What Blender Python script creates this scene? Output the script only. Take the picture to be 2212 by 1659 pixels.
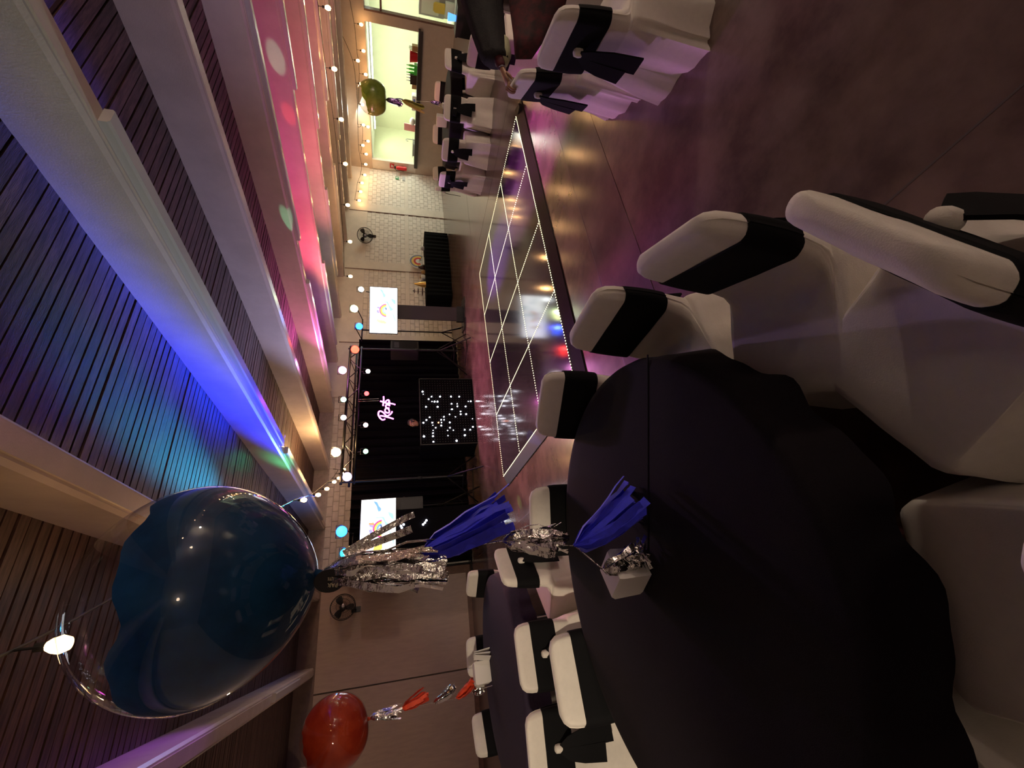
import bpy, bmesh, math, random
from mathutils import Vector as V, Matrix as M, Euler, noise
random.seed(7)
S = bpy.context.scene
for o in list(bpy.data.objects): bpy.data.objects.remove(o)
C = S.collection
PI = math.pi
# ---------------------------------------------------------------- camera (a phone held on its side)
TH, PH, FPX, CH = math.radians(15.0), math.radians(28.8), 920.0, 1.75
F_ = V((math.sin(PH)*math.cos(TH), math.cos(PH)*math.cos(TH), -math.sin(TH)))
R_ = V((math.cos(PH), -math.sin(PH), 0)); U_ = R_.cross(F_)
CAM = V((0, 0, CH))
cd = bpy.data.cameras.new('camera'); cam = bpy.data.objects.new('camera', cd); C.objects.link(cam)
cd.sensor_width = 36; cd.lens = FPX/2212*36; cd.clip_start = .02; cd.clip_end = 100
X_, Y_, Z_ = -U_, R_, -F_
cam.matrix_world = M(((X_.x, Y_.x, Z_.x, 0), (X_.y, Y_.y, Z_.y, 0), (X_.z, Y_.z, Z_.z, CH), (0, 0, 0, 1)))
S.camera = cam
# ---------------------------------------------------------------- view, world
S.view_settings.view_transform = 'Standard'; S.view_settings.look = 'None'
S.view_settings.gamma = 1; S.view_settings.use_curve_mapping = False
S.view_settings.exposure = 0.28
w = bpy.data.worlds.new('night'); S.world = w; w.use_nodes = True
w.node_tree.nodes['Background'].inputs[0].default_value = (.02, .012, .015, 1)
w.node_tree.nodes['Background'].inputs[1].default_value = .3
# ---------------------------------------------------------------- lights of the room
def spot(p, t, col, watt, deg, blend=.6, r=.05):
    l = bpy.data.lights.new('spot', 'SPOT'); l.energy = watt; l.color = col
    l.spot_size = math.radians(deg); l.spot_blend = blend; l.shadow_soft_size = r
    o = bpy.data.objects.new('stage_or_fill_beam', l); C.objects.link(o); o.location = p
    o.rotation_euler = (V(t)-V(p)).to_track_quat('-Z', 'Y').to_euler(); return o
def point(p, col, watt, r=.04):
    l = bpy.data.lights.new('point', 'POINT'); l.energy = watt; l.color = col; l.shadow_soft_size = r
    o = bpy.data.objects.new('lamp_or_fill_glow', l); C.objects.link(o); o.location = p; return o
def area(p, t, col, watt, sx, sy):
    l = bpy.data.lights.new('area', 'AREA'); l.energy = watt; l.color = col; l.shape = 'RECTANGLE'; l.size = sx; l.size_y = sy
    o = bpy.data.objects.new('tube_or_fill_glow', l); C.objects.link(o); o.location = p
    o.rotation_euler = (V(t)-V(p)).to_track_quat('-Z', 'Y').to_euler(); return o
WARM = (1, .52, .2)
# wash lights on the lighting bar (their lamp bodies are built further down)
spot((1.77, 9.0, 2.78), (2.36, 4.9, 3.42), (.005, .03, 1), 14000, 10, .9, .1)
spot((1.77, 9.0, 2.78), (2.28, 3.4, 3.60), (.03, .10, 1), 4500, 9, 1, .1)
spot((1.77, 9.0, 2.78), (2.30, 2.2, 3.55), (.15, .10, 1), 1500, 9, 1, .1)
spot((1.36, 9.0, 2.70), (1.62, 4.0, 3.66), (.01, .50, .95), 4200, 9, 1, .1)
spot((1.36, 9.0, 2.70), (2.36, 6.6, 3.38), (.05, .95, .40), 900, 8, 1, .1)
spot((1.36, 9.0, 2.70), (2.36, 1.5, 3.25), (.66, .95, .72), 1500, 13, 1, .1)
spot((2.86, 9.0, 2.70), (3.9, 2.8, 3.3), (.50, .52, 1), 1000, 34, 1, .1)
spot((5.42, 9.0, 2.95), (6.9, 6.6, 3.42), (1, .10, .22), 620, 56, 1, .1)
spot((5.42, 9.0, 2.95), (5.6, 6.6, 3.45), (1, .14, .62), 700, 60, 1, .1)
spot((6.01, 9.0, 2.75), (12.5, 3.5, 2.9), (1, .26, .26), 480, 60, 1, .1)
spot((4.66, 9.0, 2.9), (5.15, 3.0, 0), (.95, .08, .85), 4200, 14, .5, .1)
spot((7.25, 9.0, 2.82), (5.5, 3.0, 0), (.95, .08, .85), 2600, 13, .5, .1)
spot((4.66, 9.0, 2.9), (3.2, 2.95, 0), (.85, .22, .80), 700, 18, .6, .1)
spot((2.86, 9.0, 2.70), (2.0, 3.2, 0), (.34, .04, 1), 1500, 13, .7, .1)
spot((6.01, 9.0, 2.75), (5.4, 5.3, 0), (.42, .05, 1), 4200, 17, .7, .1)
spot((4.21, 9.0, 2.9), (1.7, 5.2, 0), (1, .42, .45), 1300, 40, 1, .1)
spot((5.42, 9.0, 2.95), (6.5, 8.3, 0), (1, .30, .45), 260, 70, 1, .1)
spot((4.21, 9.05, 2.62), (4.1, 7.7, 0), (1, .26, .55), 420, 84, 1, .1)
spot((4.66, 9.0, 2.9), (1.0, 1.5, 1.0), (.70, .42, 1), 200, 26, 1, .1)
spot((4.66, 9.0, 2.9), (3.2, 1.3, .6), (.60, .40, 1), 320, 13, 1, .1)
spot((7.25, 9.0, 2.82), (8.3, 4.6, .6), (.8, .36, 1), 380, 24, 1, .1)
spot((2.86, 9.0, 2.70), (-.56, 4.4, 3.42), (.42, .08, 1), 900, 13, 1, .1)
point((-2.7, 7.6, 2.9), (1, .66, .46), 16, .05)  # added warm fill for the tan wall, no lamp body here
# little moving dots of the effect lights
for t, c in (((5.66, 4.5, 3.4), (.3, 1, .6)), ((7.2, 3.5, 3.4), (.5, 1, .7)), ((4.5, 7.8, 3.45), (.35, .15, 1)), ((4.0, 8.4, 3.6), (.2, 1, .1)),
             ((3.3, 8.0, 3.75), (.2, .1, 1)), ((1.1, 4.6, 0), (.1, .12, 1)), ((1.4, 6.2, 0), (.15, .9, .1)), ((1.9, 4.9, 0), (.1, .2, 1)), ((7.25, 4.2, 3.4), (1, .05, .05))):
    spot((4.21, 9.0, 2.72), t, c, 900, 2.2, .5, .01)
# glow of the stage lamps themselves
for p, c, e in (((3.4, 9.0, 3.05), (1, .6, .25), 60), ((7.25, 8.95, 2.85), (.8, 1, .5), 14), ((6.7, 8.95, 2.68), (.05, .1, 1), 14), ((1.77, 8.95, 2.8), (.03, .12, 1), 10),
                ((5.42, 8.95, 3.0), (1, .3, .8), 14), ((6.01, 8.95, 2.75), (1, .05, .04), 6), ((1.36, 8.95, 2.72), (.03, .5, 1), 6)):
    point(p, c, e)
# bar lit by fluorescent tubes, and the same white through the doorway
area((18.0, 9.0, 2.66), (18.0, 9.0, 0), (.90, 1, .72), 76, .25, 4.2)
area((16.80, 9.0, 2.64), (14.6, 10.2, 0), (.95, 1, .84), 120, .5, 4.2)  # added light inside the hatch, no tube built here, brightens the block wall
area((18.2, 5.2, 2.66), (18.2, 5.2, 0), (.92, 1, .85), 56, .6, 1.6)
# warm lights added out of view behind the photographer to brighten the chairs
spot((-3.3, -1.6, 2.6), (-.45, 4.3, .7), (1, .82, .60), 620, 36, .6, .1)
point((7.6, -2.7, 2.1), (1, .80, .62), 235, .12)
point((3.6, -2.9, 2.1), (1, .78, .58), 14, .12)
point((-.8, -2.9, 2.1), (1, .80, .60), 12, .12)
# weak warm fill added behind the photographer, no bulbs built there
for p in ((3.0, -1.0, 2.95), (5.2, -.4, 2.95), (7.6, .6, 2.95), (10.5, -1.0, 2.95)):
    point(p, (1, .66, .42), 3, .05)
# ---------------------------------------------------------------- materials
def mat(name, col, rough=.6, metal=0, var=0, vscale=8, col2=None, bump=0, bscale=40, spec=.5, sheen=0, coat=0, emit=0, ecol=None, alpha=None, stretch=None, island=0):
    m = bpy.data.materials.new(name); m.use_nodes = True
    n = m.node_tree.nodes; l = m.node_tree.links; b = n['Principled BSDF']
    b.inputs['Roughness'].default_value = rough; b.inputs['Metallic'].default_value = metal
    b.inputs['Specular IOR Level'].default_value = spec; b.inputs['Sheen Weight'].default_value = sheen; b.inputs['Coat Weight'].default_value = coat
    b.inputs['Base Color'].default_value = (*col, 1)
    geo = n.new('ShaderNodeNewGeometry'); src = geo.outputs['Position']
    if stretch:
        mp = n.new('ShaderNodeMapping'); mp.inputs['Scale'].default_value = stretch; l.new(src, mp.inputs[0]); src = mp.outputs[0]
    if var or col2:
        t = n.new('ShaderNodeTexNoise'); t.inputs['Scale'].default_value = vscale; t.inputs['Detail'].default_value = 6; t.inputs['Roughness'].default_value = .62
        l.new(src, t.inputs['Vector'])
        r = n.new('ShaderNodeValToRGB'); l.new(t.outputs['Fac'], r.inputs[0])
        c2 = col2 or tuple(c*(1-var) for c in col)
        r.color_ramp.elements[0].position = .36; r.color_ramp.elements[0].color = (*c2, 1)
        r.color_ramp.elements[1].position = .62; r.color_ramp.elements[1].color = (*col, 1)
        out = r.outputs[0]
        if island:
            hs = n.new('ShaderNodeHueSaturation'); ma = n.new('ShaderNodeMapRange')
            l.new(geo.outputs['Random Per Island'], ma.inputs[0]); ma.inputs[3].default_value = 1-island; ma.inputs[4].default_value = 1+island
            ob = n.new('ShaderNodeObjectInfo'); ad = n.new('ShaderNodeMath'); ad.operation = 'MULTIPLY'
            mb = n.new('ShaderNodeMapRange'); l.new(ob.outputs['Random'], mb.inputs[0]); mb.inputs[3].default_value = 1-island; mb.inputs[4].default_value = 1+island
            l.new(ma.outputs[0], ad.inputs[0]); l.new(mb.outputs[0], ad.inputs[1]); l.new(ad.outputs[0], hs.inputs['Value']); l.new(out, hs.inputs['Color']); out = hs.outputs[0]
        l.new(out, b.inputs['Base Color'])
    if bump:
        t2 = n.new('ShaderNodeTexNoise'); t2.inputs['Scale'].default_value = bscale; t2.inputs['Detail'].default_value = 4; l.new(src, t2.inputs['Vector'])
        bp = n.new('ShaderNodeBump'); bp.inputs['Strength'].default_value = bump; bp.inputs['Distance'].default_value = .01
        l.new(t2.outputs['Fac'], bp.inputs['Height']); l.new(bp.outputs[0], b.inputs['Normal'])
    if emit:
        b.inputs['Emission Color'].default_value = (*(ecol or col), 1); b.inputs['Emission Strength'].default_value = emit
    return m
MT = dict(
 plank=mat('stained_planks', (.125, .070, .064), .55, col2=(.045, .025, .023), vscale=6, stretch=(1, 9, 1), bump=.25, bscale=30, island=.28),
 beam=mat('cream_gloss_paint', (.60, .52, .46), .26, var=.12, vscale=3, bump=.08, bscale=120),
 trunk=mat('grey_plastic_trunking', (.50, .48, .47), .22),
 brick=mat('white_painted_block', (.78, .74, .68), .62, var=.16, vscale=9, bump=.3, bscale=60, island=.05),
 mortar=mat('white_painted_mortar', (.52, .48, .44), .8, var=.2, vscale=10),
 plaster=mat('painted_plaster', (.74, .69, .62), .6, var=.1, vscale=4, bump=.1, bscale=50),
 tan=mat('tan_boarding', (.47, .345, .275), .65, var=.10, vscale=3, stretch=(6, 1, 1), bump=.08, bscale=60),
 barwall=mat('bar_wall_paint', (.52, .43, .36), .6, var=.08, vscale=5),
 cream=mat('cream_bar_wall', (.70, .72, .52), .35, var=.05, vscale=2),
 white=mat('white_paint', (.75, .77, .72), .4),
 dwood=mat('dark_counter', (.035, .026, .022), .35, var=.3, vscale=20),
 brown=mat('brown_trim', (.17, .085, .06), .5, var=.3, vscale=10),
 floor=mat('polished_concrete', (.165, .112, .094), .19, col2=(.082, .052, .045), vscale=2.2, bump=.05, bscale=9, spec=.55),
 strip=mat('dark_floor_strip', (.120, .090, .080), .17, col2=(.085, .064, .058), vscale=3, spec=.5),
 cover=mat('white_spandex', (.74, .69, .62), .72, var=.05, vscale=30, bump=.12, bscale=300, sheen=.2),
 black=mat('black_spandex', (.0045, .0045, .0055), .8, bump=.1, bscale=300, spec=.15),
 cloth=mat('black_tablecloth', (.0085, .0055, .009), .85, var=.2, vscale=60, bump=.2, bscale=400, spec=.2),
 purple=mat('dark_purple_tablecloth', (.030, .019, .042), .8, var=.2, vscale=40, bump=.2, bscale=300, spec=.25),
 curtain=mat('black_drape', (.0045, .004, .0055), .9, bump=.2, bscale=30, spec=.05),
 bmetal=mat('black_metal', (.012, .012, .014), .35, metal=.6),
 gmetal=mat('grey_metal', (.35, .35, .36), .3, metal=.9),
 bplastic=mat('black_plastic', (.012, .012, .013), .45, var=.2, vscale=30),
 foil=mat('silver_foil', (.74, .72, .70), .08, metal=1, bump=.6, bscale=36),
 bluepaper=mat('blue_tissue', (.040, .045, 1.0), .6, var=.25, vscale=20, emit=0, sheen=.1),
 redpaper=mat('orange_red_tissue', (.75, .06, .015), .6, var=.3, vscale=20),
 yelpaper=mat('olive_tissue', (.35, .32, .05), .6, var=.3, vscale=20),
 purfoil=mat('purple_foil', (.35, .22, .5), .15, metal=1, bump=.8, bscale=40),
 bluepaint=mat('blue_balloon_paint', (.014, .092, .235), .5, col2=(.007, .050, .140), vscale=5.5, spec=.3),
 redpaint=mat('orange_balloon_paint', (.66, .09, .018), .5, col2=(.48, .045, .012), vscale=5, spec=.3),
 grnpaint=mat('green_balloon_paint', (.36, .50, .09), .5, col2=(.20, .32, .04), vscale=5, spec=.3),
 dance=mat('black_mirror_acrylic', (.055, .052, .062), .10, spec=.8, var=.5, vscale=30, stretch=(1, .25, 1), bump=.012, bscale=10),
 edge=mat('black_ramp', (.020, .015, .013), .5, var=.3, vscale=20),
 led=mat('led_dot', (1, .95, .6), .5, emit=3.2, ecol=(1, .95, .55)),
 bulb=mat('warm_bulb', (1, .6, .25), .3, emit=14, ecol=(1, .56, .20)),
 socket=mat('black_rubber', (.01, .01, .01), .6),
 neon=mat('pink_neon', (1, .3, .9), .3, emit=3.3, ecol=(1, .20, .90)),
 star=mat('white_led', (1, 1, 1), .3, emit=14, ecol=(.85, .90, 1)),
 orled=mat('orange_led', (1, .4, .1), .3, emit=10, ecol=(1, .25, .08)),
 tube=mat('fluorescent_tube', (1, 1, 1), .3, emit=9, ecol=(.92, 1, .85)),
 card=mat('white_card', (.78, .74, .70), .6),
 red=mat('red_plastic', (.55, .012, .02), .35), green=mat('green_plastic', (.06, .55, .06), .4), wood=mat('light_wood', (.45, .27, .11), .5, var=.3, vscale=30),
 dark=mat('dark_glass', (.03, .015, .015), .1), pinkp=mat('pink_board', (.72, .33, .33), .5), bluep=mat('blue_plastic', (.03, .10, .5), .4), yellow=mat('yellow_paint', (.75, .55, .10), .5),
 greyp=mat('grey_plastic', (.45, .45, .45), .45), signg=mat('exit_sign_green', (.02, .30, .10), .5), glass=mat('clear_jar', (.75, .78, .75), .06, spec=.9),
 gold=mat('gold_card', (.55, .33, .09), .3, metal=.8), skin=mat('brown_skin', (.36, .19, .11), .5, var=.15, vscale=20), pale=mat('pink_skin', (.45, .24, .20), .5, var=.15, vscale=20),
 hair=mat('dark_hair', (.02, .016, .015), .6, bump=.4, bscale=120), jacket=mat('black_jacket', (.012, .011, .012), .85, var=.4, vscale=30, bump=.3, bscale=90),
 redshirt=mat('dark_red_print_shirt', (.085, .008, .014), .85, col2=(.018, .006, .008), vscale=14), palecloth=mat('pale_green_cuff', (.42, .42, .26), .8, var=.15, vscale=30), trouser=mat('dark_trousers', (.015, .015, .02), .8),
 bluecup=mat('lit_blue_cup', (.1, .35, 1), .3, emit=1.4, ecol=(.10, .35, 1)),  # blue light on the cup put in as emission
 lav=mat('white_lens', (1, 1, 1), .2),
)
def emi(name, col, k):
    return mat(name, tuple(min(1, c) for c in col), .4, emit=k, ecol=col)
SC = dict(white=emi('screen_white', (.95, 1, .98), 2.4), cyan=emi('screen_cyan', (.38, .72, .80), 1.0), blue=emi('screen_blue', (.18, .42, .75), 1.0), mag=emi('screen_magenta', (.80, .10, .38), 1.0),
          yel=emi('screen_yellow', (1, .75, .12), 1.0), org=emi('screen_orange', (.95, .35, .15), 1.0), vio=emi('screen_violet', (.38, .36, .70), 1.0), grn=emi('screen_green', (.45, .80, .25), 1.0), grey=emi('screen_grey', (.62, .66, .70), 1.0),
          tan=emi('screen_tan', (.85, .68, .35), 1.0), navy=emi('screen_navy', (.03, .06, .22), 1.0), red=emi('screen_red', (.90, .08, .12), 1.0))
for k_ in ('bluepaint', 'redpaint', 'grnpaint'):
    nt = MT[k_].node_tree; pb_ = nt.nodes['Principled BSDF']; ou = nt.nodes['Material Output']; tl = nt.nodes.new('ShaderNodeBsdfTranslucent'); mx_ = nt.nodes.new('ShaderNodeMixShader')
    nt.links.new(pb_.inputs['Base Color'].links[0].from_socket, tl.inputs[0]); mx_.inputs[0].default_value = .45
    nt.links.new(pb_.outputs[0], mx_.inputs[1]); nt.links.new(tl.outputs[0], mx_.inputs[2]); nt.links.new(mx_.outputs[0], ou.inputs[0])
shell = bpy.data.materials.new('clear_balloon_film'); shell.use_nodes = True
_n = shell.node_tree.nodes; _l = shell.node_tree.links; _n.clear()
_o = _n.new('ShaderNodeOutputMaterial'); _mx = _n.new('ShaderNodeMixShader'); _t = _n.new('ShaderNodeBsdfTransparent'); _g = _n.new('ShaderNodeBsdfGlossy'); _lw = _n.new('ShaderNodeLayerWeight'); _p = _n.new('ShaderNodeMath'); _f = _n.new('ShaderNodeMath')
_t.inputs[0].default_value = (.93, .93, .95, 1); _g.inputs['Roughness'].default_value = .03; _lw.inputs[0].default_value = .5; _p.operation = 'POWER'; _p.inputs[1].default_value = 4; _f.operation = 'MULTIPLY_ADD'; _f.inputs[1].default_value = .75; _f.inputs[2].default_value = .045; _l.new(_lw.outputs['Facing'], _p.inputs[0]); _l.new(_p.outputs[0], _f.inputs[0])
_l.new(_f.outputs[0], _mx.inputs[0]); _l.new(_t.outputs[0], _mx.inputs[1]); _l.new(_g.outputs[0], _mx.inputs[2]); _l.new(_mx.outputs[0], _o.inputs[0])
# ---------------------------------------------------------------- mesh builder
class MB:
    def __init__(s): s.v = []; s.f = []; s.mi = []; s.cur = 0
    def add(s, vs, fs):
        k = len(s.v); s.v += [tuple(p) for p in vs]; s.f += [tuple(i+k for i in f) for f in fs]; s.mi += [s.cur]*len(fs); return s
    def box(s, c, d, rot=None):
        x, y, z = d[0]/2, d[1]/2, d[2]/2
        vs = [V(p) for p in ((-x,-y,-z),(x,-y,-z),(x,y,-z),(-x,y,-z),(-x,-y,z),(x,-y,z),(x,y,z),(-x,y,z))]
        if rot is not None:
            m = rot if isinstance(rot, M) else Euler(rot).to_matrix(); vs = [m @ p for p in vs]
        return s.add([p+V(c) for p in vs], [(3,2,1,0),(4,5,6,7),(0,1,5,4),(1,2,6,5),(2,3,7,6),(3,0,4,7)])
    def b2(s, a, b): return s.box([(a[i]+b[i])/2 for i in range(3)], [abs(b[i]-a[i]) for i in range(3)])
    def loft(s, rings, caps=(1, 1), closed=True):
        n = len(rings[0]); vs = [p for r in rings for p in r]; fs = []
        for i in range(len(rings)-1):
            for j in range(n if closed else n-1):
                a, b = i*n+j, i*n+(j+1) % n; fs.append((a, b, b+n, a+n))
        if caps[0]: fs.append(tuple(range(n))[::-1])
        if caps[1]: fs.append(tuple((len(rings)-1)*n+j for j in range(n)))
        return s.add(vs, fs)
    def tube(s, pts, r, n=8, caps=True):
        pts = [V(p) for p in pts]; rs = r if isinstance(r, (list, tuple)) else [r]*len(pts); rings = []
        up = V((0, 0, 1)); t0 = (pts[1]-pts[0]).normalized()
        if abs(t0.dot(up)) > .95: up = V((1, 0, 0))
        a = t0.cross(up).normalized()
        for i, p in enumerate(pts):
            t = (pts[min(i+1, len(pts)-1)]-pts[max(i-1, 0)]).normalized()
            a = (a-t*a.dot(t)).normalized(); b = t.cross(a)
            rings.append([p+(a*math.cos(2*PI*k/n)+b*math.sin(2*PI*k/n))*rs[i] for k in range(n)])
        return s.loft(rings, (caps, caps))
    def cyl(s, a, b, r, n=12, r2=None): return s.tube([a, b], [r, r if r2 is None else r2], n)
    def lathe(s, prof, n=24, c=(0, 0, 0), caps=(1, 1)):
        return s.loft([[V((c[0]+r*math.cos(2*PI*k/n), c[1]+r*math.sin(2*PI*k/n), c[2]+z)) for k in range(n)] for r, z in prof], caps)
    def ball(s, c, r, n=12, m=8, sc=(1, 1, 1)):
        pr = [(max(1e-4, math.sin(PI*i/m)), -math.cos(PI*i/m)) for i in range(m+1)]
        return s.loft([[V((c[0]+r*sc[0]*a*math.cos(2*PI*k/n), c[1]+r*sc[1]*a*math.sin(2*PI*k/n), c[2]+r*sc[2]*z)) for k in range(n)] for a, z in pr], (0, 0))
    def strip(s, pts, wd, side, th=.002):
        # a thin ribbon of real thickness along pts
        rings = []
        for i, p in enumerate(pts):
            p = V(p); t = (V(pts[min(i+1, len(pts)-1)])-V(pts[max(i-1, 0)])).normalized()
            sd = (V(side)-t*V(side).dot(t)).normalized(); nn = t.cross(sd); ww = wd[i] if isinstance(wd, (list, tuple)) else wd
            rings.append([p-sd*ww/2-nn*th/2, p+sd*ww/2-nn*th/2, p+sd*ww/2+nn*th/2, p-sd*ww/2+nn*th/2])
        return s.loft(rings)
    def mesh(s, name, mats, smooth=False):
        me = bpy.data.meshes.new(name); me.from_pydata(s.v, [], s.f)
        for m in (mats if isinstance(mats, list) else [mats]): me.materials.append(m)
        if len(me.materials) > 1: me.polygons.foreach_set('material_index', s.mi)
        if smooth:
            me.polygons.foreach_set('use_smooth', [True]*len(me.polygons))
            if smooth is not True: me.set_sharp_from_angle(angle=math.radians(smooth))
        me.update(); return me
def obj(name, mesh, parent=None, label=None, **k):
    o = bpy.data.objects.new(name, mesh); C.objects.link(o)
    if parent: o.parent = parent
    if label: o['label'] = label
    for a, b in k.items(): o[a] = b
    return o
def part(name, mb, m, parent, smooth=False, label=None, **k): return obj(name, mb.mesh(name, m, smooth), parent, label, **k)
def thing(name, label, cat, loc=(0, 0, 0), rz=0, group=None):
    o = bpy.data.objects.new(name, None); C.objects.link(o); o.location = loc; o.rotation_euler = (0, 0, rz)
    o.empty_display_size = .05; o['label'] = label; o['category'] = cat
    if group: o['group'] = group
    return o
def tag(o, label, cat, group=None):
    o['label'] = label; o['category'] = cat
    if group: o['group'] = group
    return o
def struct(name, mb, m, parent=None, smooth=False):
    o = part(name, mb, m, parent, smooth); o['kind'] = 'structure'; return o
def sroot(name):
    o = bpy.data.objects.new(name, None); C.objects.link(o); o['kind'] = 'structure'; return o
def dup(root, loc, rz, label, group=None):
    r = root.copy(); C.objects.link(r); r.location = loc; r.rotation_euler = (0, 0, rz); r['label'] = label
    if group: r['group'] = group
    for ch in list(root.children):
        c = ch.copy(); C.objects.link(c); c.parent = r
        for g in ch.children:
            d = g.copy(); C.objects.link(d); d.parent = c
    return r
def ray(x, y): return F_+R_*((1659-y-829.5)/FPX)-U_*((x-1106)/FPX)
def onz(x, y, z=0): d = ray(x, y); return CAM+d*((z-CH)/d.z)
def ony(x, y, Y): d = ray(x, y); return CAM+d*(Y/d.y)
def onx(x, y, X): d = ray(x, y); return CAM+d*(X/d.x)
def ath(x, y, D): d = ray(x, y); return CAM+d*(D/math.hypot(d.x, d.y))
def text_mesh(body, size, m, align='CENTER', ext=.0008):
    cu = bpy.data.curves.new('lettering', 'FONT'); cu.body = body; cu.size = size; cu.align_x = align; cu.align_y = 'CENTER'; cu.extrude = ext
    o = bpy.data.objects.new('lettering', cu); C.objects.link(o)
    me = bpy.data.meshes.new_from_object(o.evaluated_get(bpy.context.evaluated_depsgraph_get())); bpy.data.objects.remove(o); bpy.data.curves.remove(cu)
    me.materials.clear(); me.materials.append(m); return me
# ================================================================ ROOM
DW, XR, XL, YB = 11.7, 16.4, -3.6, -3.2        # far wall, bar wall, left wall, wall behind the photographer
SL = .03
def zb(y, H=3.5): return H-SL*(DW-y)            # underside of beams
def zc(y): return zb(y, 3.86)                    # underside of plank ceiling
fl = MB().b2((XL-.2, YB-.2, -.12), (XR, DW+.2, 0)); struct('floor', fl, MT['floor'])
st = MB().b2((1.2, 2.0, -.05), (7.2, 2.58, .0025)); struct('trim_1', st, MT['strip'])  # darker band across the floor
jn = MB()
for a, b in (((-3.6, 2.6), (16.4, 2.6)), ((7.3, -3), (7.3, 11.6)), ((1.15, -3), (1.15, 11.6)), ((-3.6, 7.4), (16.4, 7.4))):
    jn.box(((a[0]+b[0])/2, (a[1]+b[1])/2, -.004), (abs(b[0]-a[0])+.008, abs(b[1]-a[1])+.008, .0096))
struct('trim_2', jn, mat('joint_filler', (.07, .05, .045), .6))
# ceiling: planks running across, cut at each beam
ceil = sroot('ceiling')
BX = [-2.28, -.64, .82, 2.415, 3.93, 5.60, 7.24, 8.90, 10.62, 12.32, 14.02, 15.72]
lim = [XL]+BX+[XR]
PW = .088
board = MB().b2((XL-.1, YB, 0), (XR+.2, DW+.1, .06)); bo = struct('ceiling_deck', board, mat('dark_deck', (.012, .008, .008), .9), ceil)
bo.location = (0, 0, zc(0)+.022); bo.rotation_euler = (math.atan(SL), 0, 0)
rest = MB(); npk = 0; pmesh = {}
near = []
rows = int((DW-YB)/PW)
for i in range(len(lim)-1):
    for j in range(rows):
        yc = YB+PW*(j+.5); xa, xb = lim[i], lim[i+1]; q = V(((xa+xb)/2, yc, 3.6))-CAM
        if q.dot(F_) > .2 and yc > 1.0: near.append((q.length, i, j))
near.sort(); keep = set((i, j) for _, i, j in near[:298])
for i in range(len(lim)-1):
    xa, xb = lim[i], lim[i+1]
    for j in range(rows):
        yc = YB+PW*(j+.5); dz = random.uniform(-.003, .003); wv = PW-random.choice((.009, .012, .016, .021))
        if (i, j) in keep:
            key = (i, round(wv, 4))
            if key not in pmesh: pmesh[key] = MB().b2((0, -wv/2, 0), (xb-xa, wv/2, .02)).mesh('plank', MT['plank'])
            o = obj('plank', pmesh[key], ceil); o.location = (xa, yc, zc(yc)+dz); o.rotation_euler = (math.atan(SL), 0, 0)
        else:
            rest.box(((xa+xb)/2, yc, zc(yc)+.01+dz), (xb-xa, wv, .02), (math.atan(SL), 0, 0))
part('plank_field', rest, MT['plank'], ceil, kind='stuff')
# beams
bang = math.atan(SL)
for k, bx in enumerate(BX):
    wd = .17; L = DW-YB; ym = (DW+YB)/2
    t = sroot('trim_%d' % (k+3))
    dz = (3.86-3.5)
    b = MB(); prof = [(-wd/2, .02), (-wd/2, dz), (wd/2, dz), (wd/2, .02), (wd/2-.02, 0), (-wd/2+.02, 0)]
    b.loft([[V((bx+p[0], y, zb(y)+p[1])) for p in prof] for y in (YB, DW)])
    part('beam', b, MT['beam'], t)
    m2 = MB().loft([[V((bx+p[0], y, zb(y)+p[1])) for p in ((-.05, -.012), (-.05, .002), (.05, .002), (.05, -.012))] for y in (YB, DW)]); part('beam_moulding', m2, MT['beam'], t)
    for (a, c) in {3: [(1.62, 6.1), (6.4, 10.9)], 4: [(-.5, 1.4)], 5: [(1.0, 5.4), (6.4, 10.5)], 6: [(1.2, 4.0), (7.6, 10.8)], 7: [(2.0, 5.6), (7.0, 9.8)], 8: [(3.2, 6.0), (7.6, 10.6)], 9: [(4, 8)], 2: [(4.0, 7.5)], 1: [(7.5, 9.5)]}.get(k, []):
        tr = MB().loft([[V((bx+p[0]+.01, y, zb(y)+p[1])) for p in ((-.035, -.062), (-.047, -.05), (-.047, -.012), (.055, -.012), (.055, -.05), (.043, -.062))] for y in (a, c)])
        part('trunking', tr, MT['trunk'], t, label='grey plastic trunking under the beam')
# far wall
wf = sroot('wall_far')
part('wall_core', MB().b2((XL-.1, DW+.012, 0), (XR+3.4, DW+.25, 3.95)), MT['mortar'], wf)
part('top_band', MB().b2((6.0, DW-.012, 2.86), (XR, DW+.02, 3.9)), MT['plaster'], wf)
part('ring_beam', MB().b2((6.0, DW-.014, 1.36), (XR, DW+.02, 1.50)), MT['plaster'], wf)
PIL = ((10.95, 11.32), (13.86, 14.25), (7.9, 8.2))
for a, b in PIL:
    part('pilaster', MB().b2((a, DW-.022, 0), (b, DW+.02, 3.5)), MT['plaster'], wf)
    part('joint', MB().b2((a-.012, DW-.024, 0), (a+.012, DW+.02, 3.5)), MT['brown'], wf)
BWd, BHt = .25, .152
cells = []
def bricks(x0, x1, z0, z1):
    nr = int(round((z1-z0)/BHt)); hh = (z1-z0)/nr
    for r in range(nr):
        x = x0-(BWd/2 if r % 2 else 0)
        while x < x1-.01:
            a, b = max(x, x0), min(x+BWd, x1)
            if b-a > .05: cells.append((a, b, z0+r*hh, z0+(r+1)*hh))
            x += BWd
xs = [(6.4, 7.9), (8.2, 10.95), (11.32, 13.86), (14.25, 16.4)]
for a, b in xs: bricks(a, b, 1.50, 2.86); bricks(a, b, 0, 1.36)
bricks(1.0, 6.0, 2.62, 3.5)
def hidden(c): return c[1] < 7.5 and c[2] < 2.6
vis = sorted([c for c in cells if not hidden(c)], key=lambda c: (V(((c[0]+c[1])/2, DW, (c[2]+c[3])/2))-CAM).length)
kept = set(vis[:290]); bmesh_c = {}; rest = MB()
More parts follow.
